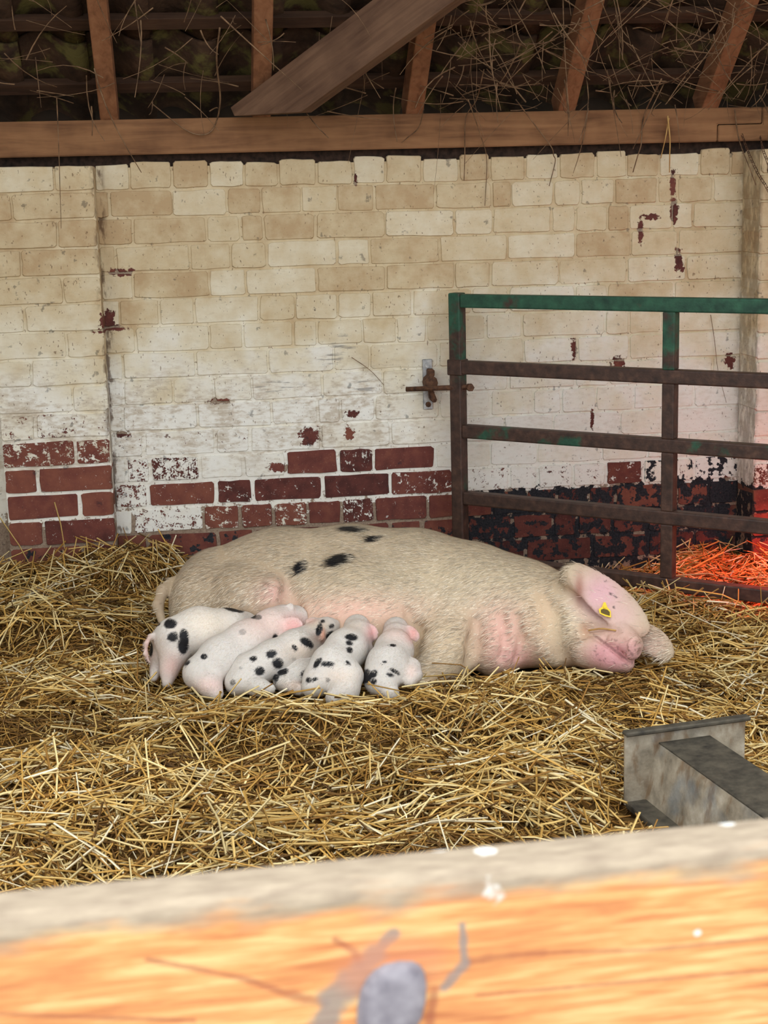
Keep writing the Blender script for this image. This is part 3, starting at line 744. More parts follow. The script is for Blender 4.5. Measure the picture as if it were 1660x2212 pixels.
piglet('dark faced piglet with large black blotches along its ribs', b3,
       [(548, 1422, 8, 6), (587, 1413, 12, 9), (600, 1432, 13, 13, 35), (562, 1449, 10, 10, 30), (503, 1474, 6, 6, 0, .8), (637, 1399, 8, 6, 40), (663, 1388, 18, 9, 30),
        (690, 1360, 7, 15, 15), (714, 1372, 12, 8, -40), (698, 1342, 6, 4), (717, 1352, 7, 6), (520, 1443, 4, 3, 0, .4), (636, 1424, 5, 5, 0, .3)],
       [(690, 1378, 26, 16, (124, 92, 76), .8), (672, 1341, 18, 8, PINK, .9), (698, 1368, 6, 16, (216, 156, 130), .9), (650, 1405, 40, 22, (228, 208, 190), .6), (690, 1350, 30, 12, (206, 188, 166), .6)], 103)
def b4(s):
    s.chain([(612, 1466, 3.84, .028), (650, 1456, 3.87, .036), (700, 1440, 3.93, .036), (730, 1420, 3.98, .032), (748, 1395, 4.03, .028), (752, 1372, 4.07, .02)], .02)
    s.chain([(620, 1476, 3.83, .022), (650, 1490, 3.80, .014)], .02)
    ear_px(s, (730, 1352), (752, 1345), .007, 4.05, 4.05, .4, 0, .005)
piglet('small piglet squeezed low between two littermates, only its spotted flank showing', b4,
       [(612, 1451, 13, 8, -15), (662, 1456, 11, 10), (595, 1464, 8, 8), (678, 1425, 5, 3)], [(640, 1480, 30, 10, (226, 196, 180), .5)], 104)
def b5(s):
    s.chain([(690, 1470, 3.79, .040), (718, 1440, 3.82, .054), (748, 1404, 3.89, .052), (772, 1374, 3.97, .042)], .025)
    s.chain([(772, 1374, 3.97, .036), (772, 1356, 4.02, .032), (780, 1345, 4.07, .020)], .02)
    s.chain([(750, 1462, 3.79, .044), (745, 1492, 3.75, .034), (720, 1508, 3.73, .02)], .02)                 # near thigh, sitting
    s.chain([(685, 1470, 3.79, .036), (672, 1486, 3.77, .024)], .02)
    s.chain([(790, 1410, 3.93, .024), (800, 1440, 3.92, .014)], .018)
    ear_px(s, (797, 1348), (812, 1384), .017, 3.98, 3.96, .35, -.2, .0055)
piglet('piglet sitting with a row of black spots down its spine', b5,
       [(760, 1376, 13, 7, 5), (754, 1389, 8, 5, 10), (756, 1404, 8, 6, 40), (708, 1434, 14, 6), (753, 1432, 7, 3, 40), (668, 1469, 7, 6), (681, 1467, 7, 5, -20), (686, 1432, 6, 12, 40), (709, 1469, 5, 4, 0, .6)],
       [(805, 1364, 16, 22, (232, 180, 178), 1.), (770, 1352, 22, 14, (222, 206, 192), .7), (735, 1460, 40, 18, (238, 222, 208), .6)], 105)
def b6(s):
    s.chain([(818, 1468, 3.80, .040), (838, 1438, 3.83, .053), (852, 1404, 3.90, .047), (856, 1378, 3.97, .036)], .025)
    s.chain([(856, 1374, 3.98, .032), (856, 1360, 4.03, .030), (858, 1350, 4.08, .020)], .02)
    s.chain([(872, 1450, 3.82, .036), (892, 1440, 3.83, .017), (896, 1458, 3.80, .017), (886, 1474, 3.78, .012)], .018)
    s.chain([(830, 1478, 3.78, .034), (845, 1496, 3.75, .022)], .02)
    ear_px(s, (876, 1352), (906, 1384), .016, 3.98, 3.965, .35, 0, .0055)
piglet('piglet with a blotched rump lying against the sow\'s foreleg', b6,
       [(792, 1462, 12, 18, 20), (806, 1456, 12, 8, -35), (808, 1472, 7, 6, -40), (850, 1394, 7, 3), (832, 1430, 6, 3, 10), (855, 1451, 12, 4, 30), (844, 1458, 9, 4, 15)],
       [(892, 1368, 18, 20, (228, 170, 164), 1.), (852, 1368, 26, 20, (232, 206, 196), .7), (890, 1450, 14, 18, (236, 206, 196), .6)], 106)
for i_, js in ((0, (1,)), (1, (2,)), (3, (2, 4)), (4, (5,))): PIGS[i_].dents = [PIGS[j] for j in js]
for q_ in QUEUE: make_piglet(*q_)
sow.dents = list(PIGS)
# ---------------------------------------------------------------- the sow's hide, yielding under the litter
V, Q = surface_nets(sow, 0.0055); V = relax(V, Q, 2); W = to_world(V); N = vnormals(W, Q)
base = np.array(S(208, 190, 160)); C = np.tile(base, (len(W), 1))
C = C*(0.70+0.3*fnoise(W, 9, 3, 5))[:, None]
C = tint(C, W, [(348, 1298, 20, 52, (158, 138, 116), .9), (470, 1250, 160, 110, (172, 150, 124), .8), (700, 1180, 260, 50, (196, 174, 146), .5), (760, 1320, 160, 40, (224, 182, 164), .9), (590, 1280, 36, 30, (214, 170, 160), .8),
                (1085, 1360, 60, 60, (228, 178, 166), .8), (1110, 1420, 60, 34, (222, 168, 164), .8), (1180, 1330, 40, 70, (216, 182, 150), .6),
                (1240, 1330, 50, 60, (222, 206, 176), .7), (950, 1400, 50, 60, (218, 194, 162), .6), (930, 1470, 40, 20, (202, 172, 132), .6)])
C = tint(C, W, [(1324, 1414, 62, 42, (214, 158, 160), 1.25), (1370, 1402, 22, 32, (222, 170, 168), 1.0), (1335, 1372, 36, 16, (214, 176, 160), .8), (1268, 1360, 14, 18, (176, 132, 96), .8),
                (1300, 1285, 52, 56, (212, 170, 174), 1.1), (1345, 1330, 40, 34, (212, 178, 172), .8), (1415, 1390, 34, 34, (196, 166, 150), .9), (1395, 1372, 24, 16, (176, 146, 126), .7),
                (1252, 1272, 10, 36, (160, 112, 98), .9)])
xp, yp = proj(W)
freck = (fnoise(W, 190, 1, 9) > .74) & (np.hypot((xp-1335)/48, (yp-1412)/34) < 1.1); C[freck] *= 0.62
lip = spot_mask(W, N, [(1318, 1397, 58, 3.2, 37)], 6, .4)*.65; C = C*(1-lip[:, None])+np.array(S(104, 62, 58))*lip[:, None]  # darker lip line, with the shade of the mouth slit deepened in colour
ink = spot_mask(W, N, [(649, 1225, 18, 13, -35), (733, 1210, 33, 14, -14), (808, 1164, 19, 7, -12), (764, 1143, 32, 7, 2)], 3, .22)
ink = np.maximum(ink, spot_mask(W, N, [(1320, 1283, 4, 2.5), (1328, 1288, 3, 2), (1332, 1291, 3, 2), (1310, 1255, 2.5, 2), (1327, 1312, 2.5, 3)], 4, .3)*.8)
C = C*(1-ink[:, None])+np.array(S(22, 22, 26))*ink[:, None]
base_sow = at_z(760, 1400)
sow_o = thing('sow', (0, 0, 0), 'large pale sow with a few black spots asleep on her side on the straw', 'pig')
new_obj('body', mesh_np('body', W, Q, True, C), M_HIDE, sow_o)
def sow_flow(P, n_):
    d = np.tile(-RT0-0.15*HOR+np.array([0, 0, -0.25]), (len(P), 1))
    sw = (fnoise(P, 4.5, 2, 21)-.5)*1.6; return d+np.outer(sw, HOR*0.6+np.array([0, 0, .6]))
keep = np.where((xp < 368) | (np.hypot((xp-1325)/62, (yp-1402)/46) < 1) | (np.hypot(((xp-1318)*.75+(yp-1300)*.66)/108, (-(xp-1318)*.66+(yp-1300)*.75)/54) < 1) | (W[:, 2] < -0.06), 0.03, 1.0)
keep *= 1-0.55*np.exp(-((xp-760)/150)**2-((yp-1320)/32)**2); keep *= 1-.5*np.exp(-((xp-1090)/60)**2-((yp-1390)/60)**2)
keep *= np.min([q.dist(V) for q in PIGS], axis=0) > .018; keep += 1e-6
coat('bristles', W, Q, N, C, 64000, 0.026, 0.0014, 0.055, sow_flow, keep, 5, sow_o, 0.85, .42)
# yellow ear tag
M_TAG = NT('tag_yellow'); M_TAG = M_TAG.fin(S(232, 200, 44), 0.4, 0, .4)
M_TAGD = NT('tag_dark'); M_TAGD = M_TAGD.fin(S(92, 76, 30), 0.6)
tn_ = EARN[2]; tc = (e0+e1)/2+EARN[2]*.012
def on_ear(px, py, off):
    q = local(px, py, 4.0); o = np.array([0, 0, CAM[2]]); r = q-o
    return o + r*(((tc+tn_*off-o)@tn_)/(r@tn_))
def plate_px(name, pxs, o0, o1, mat, parent):
    a = to_world(np.array([on_ear(x, y, o1) for x, y in pxs])); b = to_world(np.array([on_ear(x, y, o0) for x, y in pxs])); n = len(pxs)
    F = [tuple(range(n))[::-1], tuple(range(n, 2*n))]+[(i, (i+1) % n, (i+1) % n+n, i+n) for i in range(n)]
    return new_obj(name, mesh_py(name, np.vstack([a, b]), F), mat, parent)
tagp = plate_px('ear_tag', [(1305, 1301), (1309, 1301), (1313, 1312), (1320, 1320), (1321, 1334), (1308, 1331), (1296, 1325), (1294, 1316), (1301, 1311)], .008, .0165, M_TAG, sow_o)
tagp['label'] = 'yellow plastic ear tag'
plate_px('tag_panel', [(1304, 1315), (1313, 1317), (1318, 1322), (1318, 1330), (1308, 1327), (1299, 1323), (1299, 1317)], .016, .0178, M_TAGD, tagp)
plate_px('tag_stud', [(1305, 1309), (1309, 1308), (1311, 1312), (1308, 1314), (1305, 1313)], .016, .0195, M_TAG, tagp)

PIGS.append(sow)

# ================================================================== THINGS
# ---- steel gate swung out from the wall
n = NT('gate_paint'); p = n.pos(); X = n.xyz(p)
green = n.ramp(n.noise(p, 30, 4), [(.3, S(24, 58, 46)), (.7, S(46, 92, 70))])
rust = n.ramp(n.noise(p, 38, 4), [(.3, S(48, 35, 30)), (.55, S(70, 50, 42)), (.8, S(94, 68, 55))])
ww = n.math('ADD', n.noise(p, 6.5, 5, .6), n.math('MULTIPLY', n.math('SUBTRACT', n.math('SUBTRACT', n.xyz(n.oinfo()['Color'])[0], .5), n.math('MULTIPLY', n.math('SUBTRACT', 1.0, n.step(X[2], .12, .42)), .5)), 0.6))
c = n.mix(n.step(ww, 0.57, 0.67), rust, green)
n.bump(n.noise(p, 140, 3), 0.0012, .6); M_GATE = n.fin(c, 0.55, 0, .4)
GTH = math.radians(40); G0 = at_y(993, 1000, -0.12); GD = np.array([math.cos(GTH), -math.sin(GTH), 0])
gate = thing('steel_gate', (G0[0], G0[1], 0.0), 'rusty green steel gate of box section rails reaching out from the brick wall', 'gate', rz=-GTH)
def gz(px, py):
    r = ray(px, py); nn_ = np.array([GD[1], -GD[0], 0]); return (CAM+r*(np.dot(G0-CAM, nn_)/np.dot(r, nn_)))
RS, GL = 0.044, 1.75
zr = [gz(1020, y)[2] for y in (650, 794, 932, 1076)]+[0.04]
for iz, z in enumerate(zr): new_obj('rail', box_mesh('rail', RS/2, GL-RS/2, -RS/2+.001, RS/2-.001, z-RS/2, z+RS/2, .005, 2), M_GATE, gate).color = ((.95, .38, .52, .36, .36)[iz], 0, 0, 1)
ztop = zr[0]+RS/2+.004
new_obj('stile', box_mesh('stile', -RS/2, RS/2, -RS/2, RS/2, 0.016, ztop, .005, 2), M_GATE, gate).color = (.66, 0, 0, 1)
new_obj('stile', box_mesh('stile', GL-RS/2, GL+RS/2, -RS/2, RS/2, 0.016, ztop, .005, 2), M_GATE, gate)
sm = np.dot(gz(1448, 900)-G0, GD)
for iu, (a, b) in enumerate(zip(zr[:-1], zr[1:])):
    new_obj('upright', box_mesh('upright', sm-RS*.46, sm+RS*.46, -RS*.46, RS*.46, b+RS/2-.001, a-RS/2+.001, .004, 2), M_GATE, gate).color = ((.8, .5, .38, .34)[iu], 0, 0, 1)
# hinge gudgeon collar on the stile and bolt stub
new_obj('collar', box_mesh('collar', -RS/2-.006, RS/2+.004, -RS/2-.004, RS/2+.004, zr[1]-.026, zr[1]+.026, .003, 1), M_GATE, gate).color = (.2, 0, 0, 1)

# ---- hinge fixing bolted to the wall
n = NT('galvanised'); p = n.pos()
M_GALV = n.fin(n.ramp(n.noise(p, 60, 3), [(.3, S(140, 142, 146)), (.7, S(196, 196, 194))]), .45, .6, .5)
n = NT('rusty_iron'); p = n.pos()
M_RUST = n.fin(n.ramp(n.noise(p, 90, 4), [(.3, S(58, 40, 32)), (.7, S(112, 78, 56))]), .8, .1, .3)
lc = at_y(924, 830, 0)
latch = thing('gate_fixing', (lc[0], lc[1], lc[2]), 'galvanised wall plate with a rusty rod through its eye beside the gate stile', 'bracket')
def up_prism(name, rx, rz, y0, y1, mat, par, n=12, cx=0, cz=0):
    V = [(cx+rx*math.cos(2*math.pi*k/n), y, cz+rz*math.sin(2*math.pi*k/n)) for y in (y0, y1) for k in range(n)]
    F = [tuple(range(n)), tuple(range(2*n-1, n-1, -1))]+[(k, k+n, (k+1) % n+n, (k+1) % n) for k in range(n)]
    me = mesh_py(name, V, F); bm = bmesh.new(); bm.from_mesh(me); bmesh.ops.recalc_face_normals(bm, faces=bm.faces); bm.to_mesh(me); bm.free()
    return new_obj(name, me, mat, par)
new_obj('plate', box_mesh('plate', -.017, .017, -.007, -.0005, -.086, .086, .002, 1), M_GALV, latch)
for z in (.066, -.068):
    b_ = up_prism('bolt_head', .0095, .0095, -.014, -.006, M_GALV if z > 0 else M_RUST, latch, 8, 0, z)
up_prism('eye', .023, .026, -.060, -.006, M_RUST, latch, 10, 0.004, 0.010)
new_obj('lug', box_mesh('lug', -.004, .018, -.05, -.006, .03, .055, .004, 1), M_RUST, latch)
new_obj('lug', prism_xz('lug', [(-.004, -.012), (.012, -.014), (.026, -.052), (.014, -.060), (-.002, -.046)], -.05, -.03), M_RUST, latch)
r0 = at_y(878, 841, -0.06); r1 = gz(1012, 836)
rod = tube_mesh('rod', [r0-lc, (r0*.3+r1*.7)-lc, r1-lc-GD*.0], [.0085, .009, .009], 8)
new_obj('rod', rod, M_RUST, latch)
up_prism('nut', .013, .013, -.013, .013, M_RUST, latch, 6, *( (r1-lc)[0], (r1-lc)[2])).location = (0.004, (r1-lc)[1]-.012, 0)

# ---- upturned feed trough
T0 = at_z(1358, 1722, 0.0); HT = 0.150
tl, tr = at_z(1350, 1580, HT), at_z(1610, 1545, HT)
tw = tr-tl; TWD = np.linalg.norm(tw); tang = math.atan2(tw[1], tw[0])
n = NT('trough_steel'); p = n.pos()
c = n.ramp(n.noise(p, 16, 5, .6), [(.3, S(112, 104, 90)), (.55, S(166, 156, 138)), (.8, S(204, 198, 184))])
c = n.mix(n.math('MULTIPLY', n.step(n.noise(n.scale(p, 1, 1, .4), 26, 4), .52, .66), .7), c, S(118, 92, 64))
c = n.mix(n.math('MULTIPLY', n.step(n.noise(p, 9, 3), .5, .7), .5), c, S(104, 120, 132))
n.bump(n.noise(p, 70, 4), .003, .6); M_TROUGH = n.fin(c, .6, .25, .4)
n = NT('trough_mud'); p = n.pos()
M_TRDARK = n.fin(n.ramp(n.noise(p, 30, 5, .6), [(.3, S(44, 42, 38)), (.7, S(92, 86, 74))]), .7, .15, .3)
tg = thing('feed_trough', (tl[0], tl[1], -0.02), 'grey galvanised feed trough lying upside down on the straw', 'trough', rz=tang)
tl_len = 0.95
def loft(name, prof0, prof1, thick, mat, par, closed=False):
    """sheet between two (s,y,z) polylines"""
    me = mesh_py(name, list(prof0)+list(prof1), [(i, i+1, i+1+len(prof0), i+len(prof0)) for i in range(len(prof0)-1)])
    o = new_obj(name, me, mat, par); m = o.modifiers.new('thickness', 'SOLIDIFY'); m.thickness = thick; m.offset = -1; return o
new_obj('end_plate', box_mesh('end_plate', 0, TWD, -.004, .004, 0.005, HT+.018, .0015, 1), M_TROUGH, tg)
new_obj('foot_flange', box_mesh('foot_flange', -.004, TWD+.006, -.018, .006, HT+.012, HT+.022, .003, 1), M_TRDARK, tg)
prof = [(0.045, 0.0), (0.078, 0.134), (0.198, 0.134), (TWD-.045, 0.0)]
for nm, a, b, mt in (('side', 0, 1, M_TROUGH), ('base', 1, 2, M_TRDARK), ('side', 2, 3, M_TROUGH)):
    P = [prof[a], prof[b]]
    loft(nm, [(s_, -.004, z_) for s_, z_ in P], [(s_, -tl_len, z_) for s_, z_ in P], .003, mt, tg)
for s_ in (0.012, TWD-.028): new_obj('rim', box_mesh('rim', s_-.012, s_+.04, -tl_len, -.006, 0.0, .016, .004, 2), M_TRDARK, tg)
new_obj('end_plate', box_mesh('end_plate', 0, TWD, -tl_len-.004, -tl_len+.004, 0.005, HT+.018, .0015, 1), M_TROUGH, tg)

# ---- red heat lamp hanging over the far corner, just out of view
M_RED = NT('lamp_red'); M_RED.b.inputs['Emission Color'].default_value = (1, .03, .015, 1); M_RED.b.inputs['Emission Strength'].default_value = 7; M_RED = M_RED.fin(S(200, 20, 14), .3)
hp = at_d(1890, 1010, 4.76); hp[2] = 0.56
lamp = thing('heat_lamp', tuple(hp), 'red bulb heat lamp with an aluminium hood hanging on a chain', 'lamp')
pr = [(.02, .16), (.045, .15), (.05, .10), (.09, .06), (.125, 0.0), (.12, 0.0), (.085, .055), (.044, .095)]
nv = 20
V = [(r*math.cos(2*math.pi*k/nv), r*math.sin(2*math.pi*k/nv), z) for r, z in pr for k in range(nv)]
F = [(i*nv+k, i*nv+(k+1) % nv, (i+1)*nv+(k+1) % nv, (i+1)*nv+k) for i in range(len(pr)-1) for k in range(nv)]
new_obj('hood', mesh_py('hood', V, F, True), M_GALV, lamp)
pr = [(.001, -.005), (.03, 0.0), (.046, .022), (.05, .045), (.04, .075), (.02, .10), (.018, .14)]
V = [(r*math.cos(2*math.pi*k/nv), r*math.sin(2*math.pi*k/nv), z) for r, z in pr for k in range(nv)]
F = [(i*nv+(k+1) % nv, i*nv+k, (i+1)*nv+k, (i+1)*nv+(k+1) % nv) for i in range(len(pr)-1) for k in range(nv)]
new_obj('bulb', mesh_py('bulb', V, F, True), M_RED, lamp)
ld = bpy.data.lights.new('heat_lamp_light', 'SPOT'); ld.energy = 44; ld.spot_size = math.radians(126); ld.spot_blend = .6; ld.color = (1, .05, .03); ld.shadow_soft_size = .05
lo_ = bpy.data.objects.new('heat_lamp_light', ld); col.objects.link(lo_); lo_.parent = lamp; lo_.location = (0, 0, -.06)
# two chains from the plate
def link_mesh():
    pts = [(0.0035*math.cos(a), 0, .012+.0085*math.sin(a) if math.sin(a) > 0 else .008*math.sin(a)-.002) for a in np.linspace(0, 2*math.pi, 13)]
    return tube_mesh('link', pts, .0011, 5)
LINK = link_mesh(); LINK.materials.append(M_RUST)
def chain_px(pts, label, to3d=None):
    P = [at_y(a, b, y) for a, b, y in pts]+([to3d] if to3d is not None else [])
    P = spline(P, 240); o = thing('chain', tuple(P[0]), label, 'chain', 'thin chains hanging from the timber plate')
    s_ = np.concatenate([[0], np.cumsum(np.linalg.norm(np.diff(P, axis=0), axis=1))]); pitch = .021; k = 0
    while (k+1)*pitch < s_[-1] and k < 70:
        a = np.array([np.interp(k*pitch, s_, P[:, i]) for i in range(3)]); b = np.array([np.interp((k+1)*pitch, s_, P[:, i]) for i in range(3)])
        z = Vector(b-a).normalized(); x = z.cross(Vector((0, 1, 0) if k % 2 else (.7, .7, 0))).normalized(); yv = z.cross(x)
        l = new_obj('link', LINK, None, o)
        l.matrix_local = Matrix.Translation(Vector(a-P[0])) @ Matrix((x, yv, z)).transposed().to_4x4(); k += 1
chain_px([(1604, 292, -.036), (1610, 309, -.085), (1622, 340, -.16), (1640, 378, -.185), (1657, 405, -.185), (1690, 470, -.185)], 'thin rusty chain hanging aslant across the grimy pier corner')
chain_px([(1643, 296, -.036), (1645, 303, -.10), (1648, 318, -.185), (1652, 332, -.20), (1660, 352, -.215), (1685, 420, -.26)], 'short thin rusty chain dangling in front of the pinkish brick pier', np.array([hp[0], hp[1], hp[2]+.16]))

# ---- dead creeper in the roof
vr = np.random.default_rng(23)
n = NT('dry_stem'); p = n.pos(); M_VINE = n.fin(n.ramp(n.noise(p, 30, 3), [(.3, S(78, 60, 46)), (.7, S(148, 118, 90))]), .9, 0, .1)
n = NT('roof_moss_stem'); p = n.pos(); M_VINEP = n.fin(n.ramp(n.noise(p, 20, 3), [(.3, S(170, 132, 82)), (.7, S(206, 168, 108))]), .9, 0, .1)
VINES = [
 ([(1046, 150), (1030, 215), (1007, 255), (1003, 390)], .0022, 'thin dark creeper stem hanging straight down onto the cream bricks', 0),
 ([(1012, 215), (1038, 290), (1052, 345), (1048, 445)], .0018, 'longest thin creeper stem ending well below the top bricks', 0),
 ([(1115, 215), (1160, 275), (1192, 318), (1200, 350), (1187, 402)], .0022, 'creeper stem bending back in a curve below the timber plate', 0),
 ([(1430, 170), (1392, 250), (1386, 310), (1368, 372)], .0028, 'thick dark creeper stem slanting across the bricks beside the pale straw stalks', 0),
 ([(475, 60), (468, 130), (476, 215), (464, 272), (440, 291), (400, 280), (330, 225)], .0032, 'looped creeper stem drooping over the timber plate', 0),
 ([(916, 235), (905, 275), (880, 298), (868, 308)], .0018, 'short creeper stem curling across the plate below a rafter', 0),
 ([(1592, 230), (1612, 290), (1636, 330), (1652, 390)], .0024, 'creeper stem trailing over the joint cut in the timber plate', 0),
 ([(1446, 255), (1438, 300), (1428, 342)], .0028, 'pale straw stalk hanging from the plate, the shorter of a pair', 1),
 ([(1443, 250), (1448, 300), (1447, 372)], .0030, 'pale straw stalk hanging from the plate, the longer of a pair', 1),
 ([(1536, 680), (1545, 740), (1552, 800), (1570, 870)], .0012, 'fine dry stem hanging on the wall behind the gate top rail', 0),
 ([(760, 772), (800, 800), (830, 832)], .0014, 'fine dry stem stuck to the scuffed white bricks', 0)]
def stem_path(pts, face):
    Q_ = []
    for (a, b), nx in zip(pts, pts[1:]+[None]):
        Q_.append((a, b))
        if nx and b < 325 and nx[1] > 345:
            f_ = (336-b)/(nx[1]-b); Q_.append((a+(nx[0]-a)*f_, 336))
    out = []
    for a, b in Q_:
        top = 247-.02*(a-830)
        if b < top-6: out.append(on_roof(a, b, -.022+(face+.045)))
        elif b <= 337: out.append(at_y(a, b, face))
        else: out.append(at_y(a, b, -.190 if a > 1625 else -.012))
    return spline(out, 28)
STEMS = []
for kv, (pts, r, lab, pale) in enumerate(VINES):
    if kv == 6: P = spline([at_y(1588, 236, -.045), at_y(1594, 286, -.05), at_y(1602, 316, -.15), at_y(1616, 352, -.225), at_y(1634, 400, -.225)], 28)
    else: P = stem_path(pts, -.062 if kv == 1 else -.053 if kv in (2, 8) else -.045)
    STEMS.append(P)
    new_obj('creeper_stem' if not pale else 'straw_stalk', tube_mesh('stem', P, r*np.linspace(1, .6, len(P)), 5), M_VINEP if pale else M_VINE, None, lab, 'creeper' if not pale else 'straw',
            'creeper stems hanging below the roof' if not pale else 'straw stalks caught on the plate')
STEMS = np.vstack([np.repeat(P[:-1], 4, 0)+np.tile(np.linspace(0, .75, 4), len(P)-1)[:, None]*np.repeat(np.diff(P, axis=0), 4, 0) for P in STEMS])
AV, AF = [], []
def add_tube(pts, rad, n_=4):
    V, F, _ = tube_arrays(pts, rad, n_); o = sum(len(v) for v in AV); AV.append(np.array(V)); AF.append(np.array(F)+o)
RXS = [at_y(px, 245-0.02*(px-830), -0.03)[0] for px in (-100, 236, 566, 896, 1226, 1536, 1860)]
BINV = np.array(bo.matrix_world.inverted())
def in_timber(P):
    q = P-R0; t = q@RD; off = q@RN; hit = np.zeros(len(P), bool)
    for x in RXS: hit |= (np.abs(P[:, 0]-x) < .034) & (off > -.004)
    for t_ in (0.03, 0.30, 0.57, 0.84): hit |= (np.abs(t-t_) < .028) & (off > .096)
    b = P@BINV[:3, :3].T+BINV[:3, 3]; hit |= (np.abs(b[:, 1]) < .034) & (np.abs(b[:, 2]) < .079) & (b[:, 0] > 0) & (b[:, 0] < L_)
    hit |= (P[:, 1] > -.035) & (P[:, 2] < zp1+.004); hit |= off > .094
    hit |= (((P[:, None]-STEMS[None])**2).sum(2).min(1) < .0065**2)
    return hit.any()
made = 0
while made < 330:
    u = vr.random()
    px = vr.uniform(960, 1680) if u < .72 else vr.uniform(0, 960)
    a = on_roof(px, vr.uniform(-40, 245), vr.uniform(-0.07, 0.085)); L = vr.uniform(.06, .26)
    d = vr.normal(0, 1, 3)*np.array([.8, .35, .7]); d[2] -= .35; d /= np.linalg.norm(d)
    bend = vr.normal(0, .35, 3); fine_ = np.linspace(0, 1, 21)[:, None]
    if in_timber(a+d*L*fine_+bend*L*fine_**2*.6): continue
    ts = np.linspace(0, 1, 6)[:, None]; made += 1
    add_tube(a+d*L*ts+bend*L*ts**2*.6, vr.uniform(.0009, .0030)*np.linspace(1, .45, 6))
new_obj('creeper_tangle', mesh_np('creeper_tangle', np.vstack(AV), np.vstack(AF), True), M_VINE, None,
        'tangle of thin dead creeper stems caught among the rafters', 'creeper', kind='stuff')
# ---- wooden fence rail at the viewer's hands
ZF = 0.957
fa, fb = at_z(0, 1914, ZF), at_z(1660, 1756, ZF)
fd = (fb-fa)/np.linalg.norm(fb-fa); fang = math.atan2(fd[1], fd[0]); fm = (fa+fb)/2
FT, FH = 0.036, 0.20
n = NT('fence_pine'); p = n.obj(); X = n.xyz(p)
g1 = n.noise(n.scale(p, 3.0, 30, 30), 3.0, 4, .6, .8); g2 = n.noise(n.scale(p, 6, 60, 90), 4.0, 4, .6, .4)
c = n.ramp(n.math('ADD', n.math('MULTIPLY', g1, .6), n.math('MULTIPLY', g2, .4)), [(.36, S(198, 124, 80)), (.5, S(232, 164, 104)), (.62, S(246, 202, 140))])
grey = n.ramp(n.noise(n.scale(p, 10, 40, 40), 5, 4), [(.3, S(152, 136, 118)), (.7, S(186, 170, 148))])
wz = n.math('ADD', X[2], n.math('MULTIPLY', n.math('SUBTRACT', n.noise(n.scale(p, 6, 20, 20), 4, 4), .5), .030))
c = n.mix(n.step(wz, -.019, -.004), c, grey)
# fence frame: origin at the middle of the far top edge, x along the rail, -y to the viewer
def fl_(px, py, front=True):
    nrm = np.array([-math.sin(fang), math.cos(fang), 0]); q0 = fm-nrm*FT if front else fm
    if front: r = ray(px, py); P = CAM+r*(np.dot(q0-CAM, nrm)/np.dot(r, nrm))
    else: P = at_z(px, py, ZF)
    q = P-fm; return (q@fd, q@nrm, q[2])
def cracks(segs):
    crk = None
    for A_, B_, w in segs:
        a, b = np.array(fl_(*A_)), np.array(fl_(*B_)); e = b-a
        q = n.vmath('SUBTRACT', p, tuple(a)); t = n.math('DIVIDE', n.vmath('DOT_PRODUCT', q, tuple(e)), float(e@e), None, True)
        sc_n = n.t.nodes.new('ShaderNodeVectorMath'); sc_n.operation = 'SCALE'; sc_n.inputs[0].default_value = tuple(e); n.put(sc_n.inputs['Scale'], t)
        dd = n.math('DIVIDE', n.vmath('LENGTH', n.vmath('SUBTRACT', q, sc_n.outputs[0])), w)
        crk = dd if crk is None else n.math('MINIMUM', crk, dd)
    return n.math('ADD', crk, n.math('MULTIPLY', n.math('SUBTRACT', n.noise(p, 160, 3), .5), 1.3))
thin = cracks([((320, 2073), (520, 2112), .0014), ((520, 2112), (620, 2146), .0018), ((620, 2146), (700, 2168), .0026), ((725, 2030), (765, 2055), .0016), ((765, 2055), (782, 2088), .002),
               ((1010, 2080), (1060, 2068), .0020), ((1060, 2068), (1180, 2058), .0014), ((1180, 2058), (1400, 2052), .0009), ((1400, 2052), (1660, 2026), .0010),
               ((940, 2140), (925, 2240), .0022), ((1030, 2150), (1400, 2118), .0009), ((1400, 2118), (1660, 2096), .0009), ((0, 2190), (420, 2205), .0010)])
c = n.mix(n.math('MULTIPLY', n.math('SUBTRACT', 1.0, n.step(thin, .3, 1.6)), .6), c, S(158, 88, 70))
wide = cracks([((690, 2250), (720, 2165), .0060), ((720, 2165), (785, 2100), .0072), ((785, 2100), (812, 2060), .0050), ((812, 2060), (850, 2018), .0030), ((960, 2132), (1005, 2082), .0024), ((1000, 2000), (1003, 2082), .0018)])
c = n.mix(n.math('MULTIPLY', n.math('SUBTRACT', 1.0, n.step(wide, .5, 1.5)), .85), c, S(146, 138, 134))
# pale rot ring round the knot, droppings on top
kn = fl_(850, 2090); kd = n.vmath('LENGTH', n.scale(n.vmath('SUBTRACT', p, kn), 1/.030, 0, 1/.017))
c = n.mix(n.math('MULTIPLY', n.math('SUBTRACT', 1.0, n.step(kd, .6, 1.2)), .55), c, S(214, 140, 104))
for (sx, sy, rr_) in [(1066, 1893, .0065), (1050, 1838, .005), (1572, 1778, .0035), (1507, 2016, .0022), (950, 1832, .004)]:
    w_ = fl_(sx, sy, sy > 1950)
    dd = n.math('ADD', n.vmath('LENGTH', n.scale(n.vmath('SUBTRACT', p, w_), .8/rr_, (.3 if sy > 1950 else 1)/rr_, (1 if sy > 1950 else .3)/rr_)), n.math('MULTIPLY', n.math('SUBTRACT', n.noise(p, 120, 3), .5), 1.4))
    c = n.mix(n.math('SUBTRACT', 1.0, n.step(dd, .7, 1.1)), c, S(240, 238, 232))
n.bump(g2, .002, .5); M_FENCE = n.fin(c, .7, 0, .25)
fence = thing('fence_rail', tuple(fm), 'weathered orange pine fence rail with a grey top and a dark knot', 'fence', rz=fang)
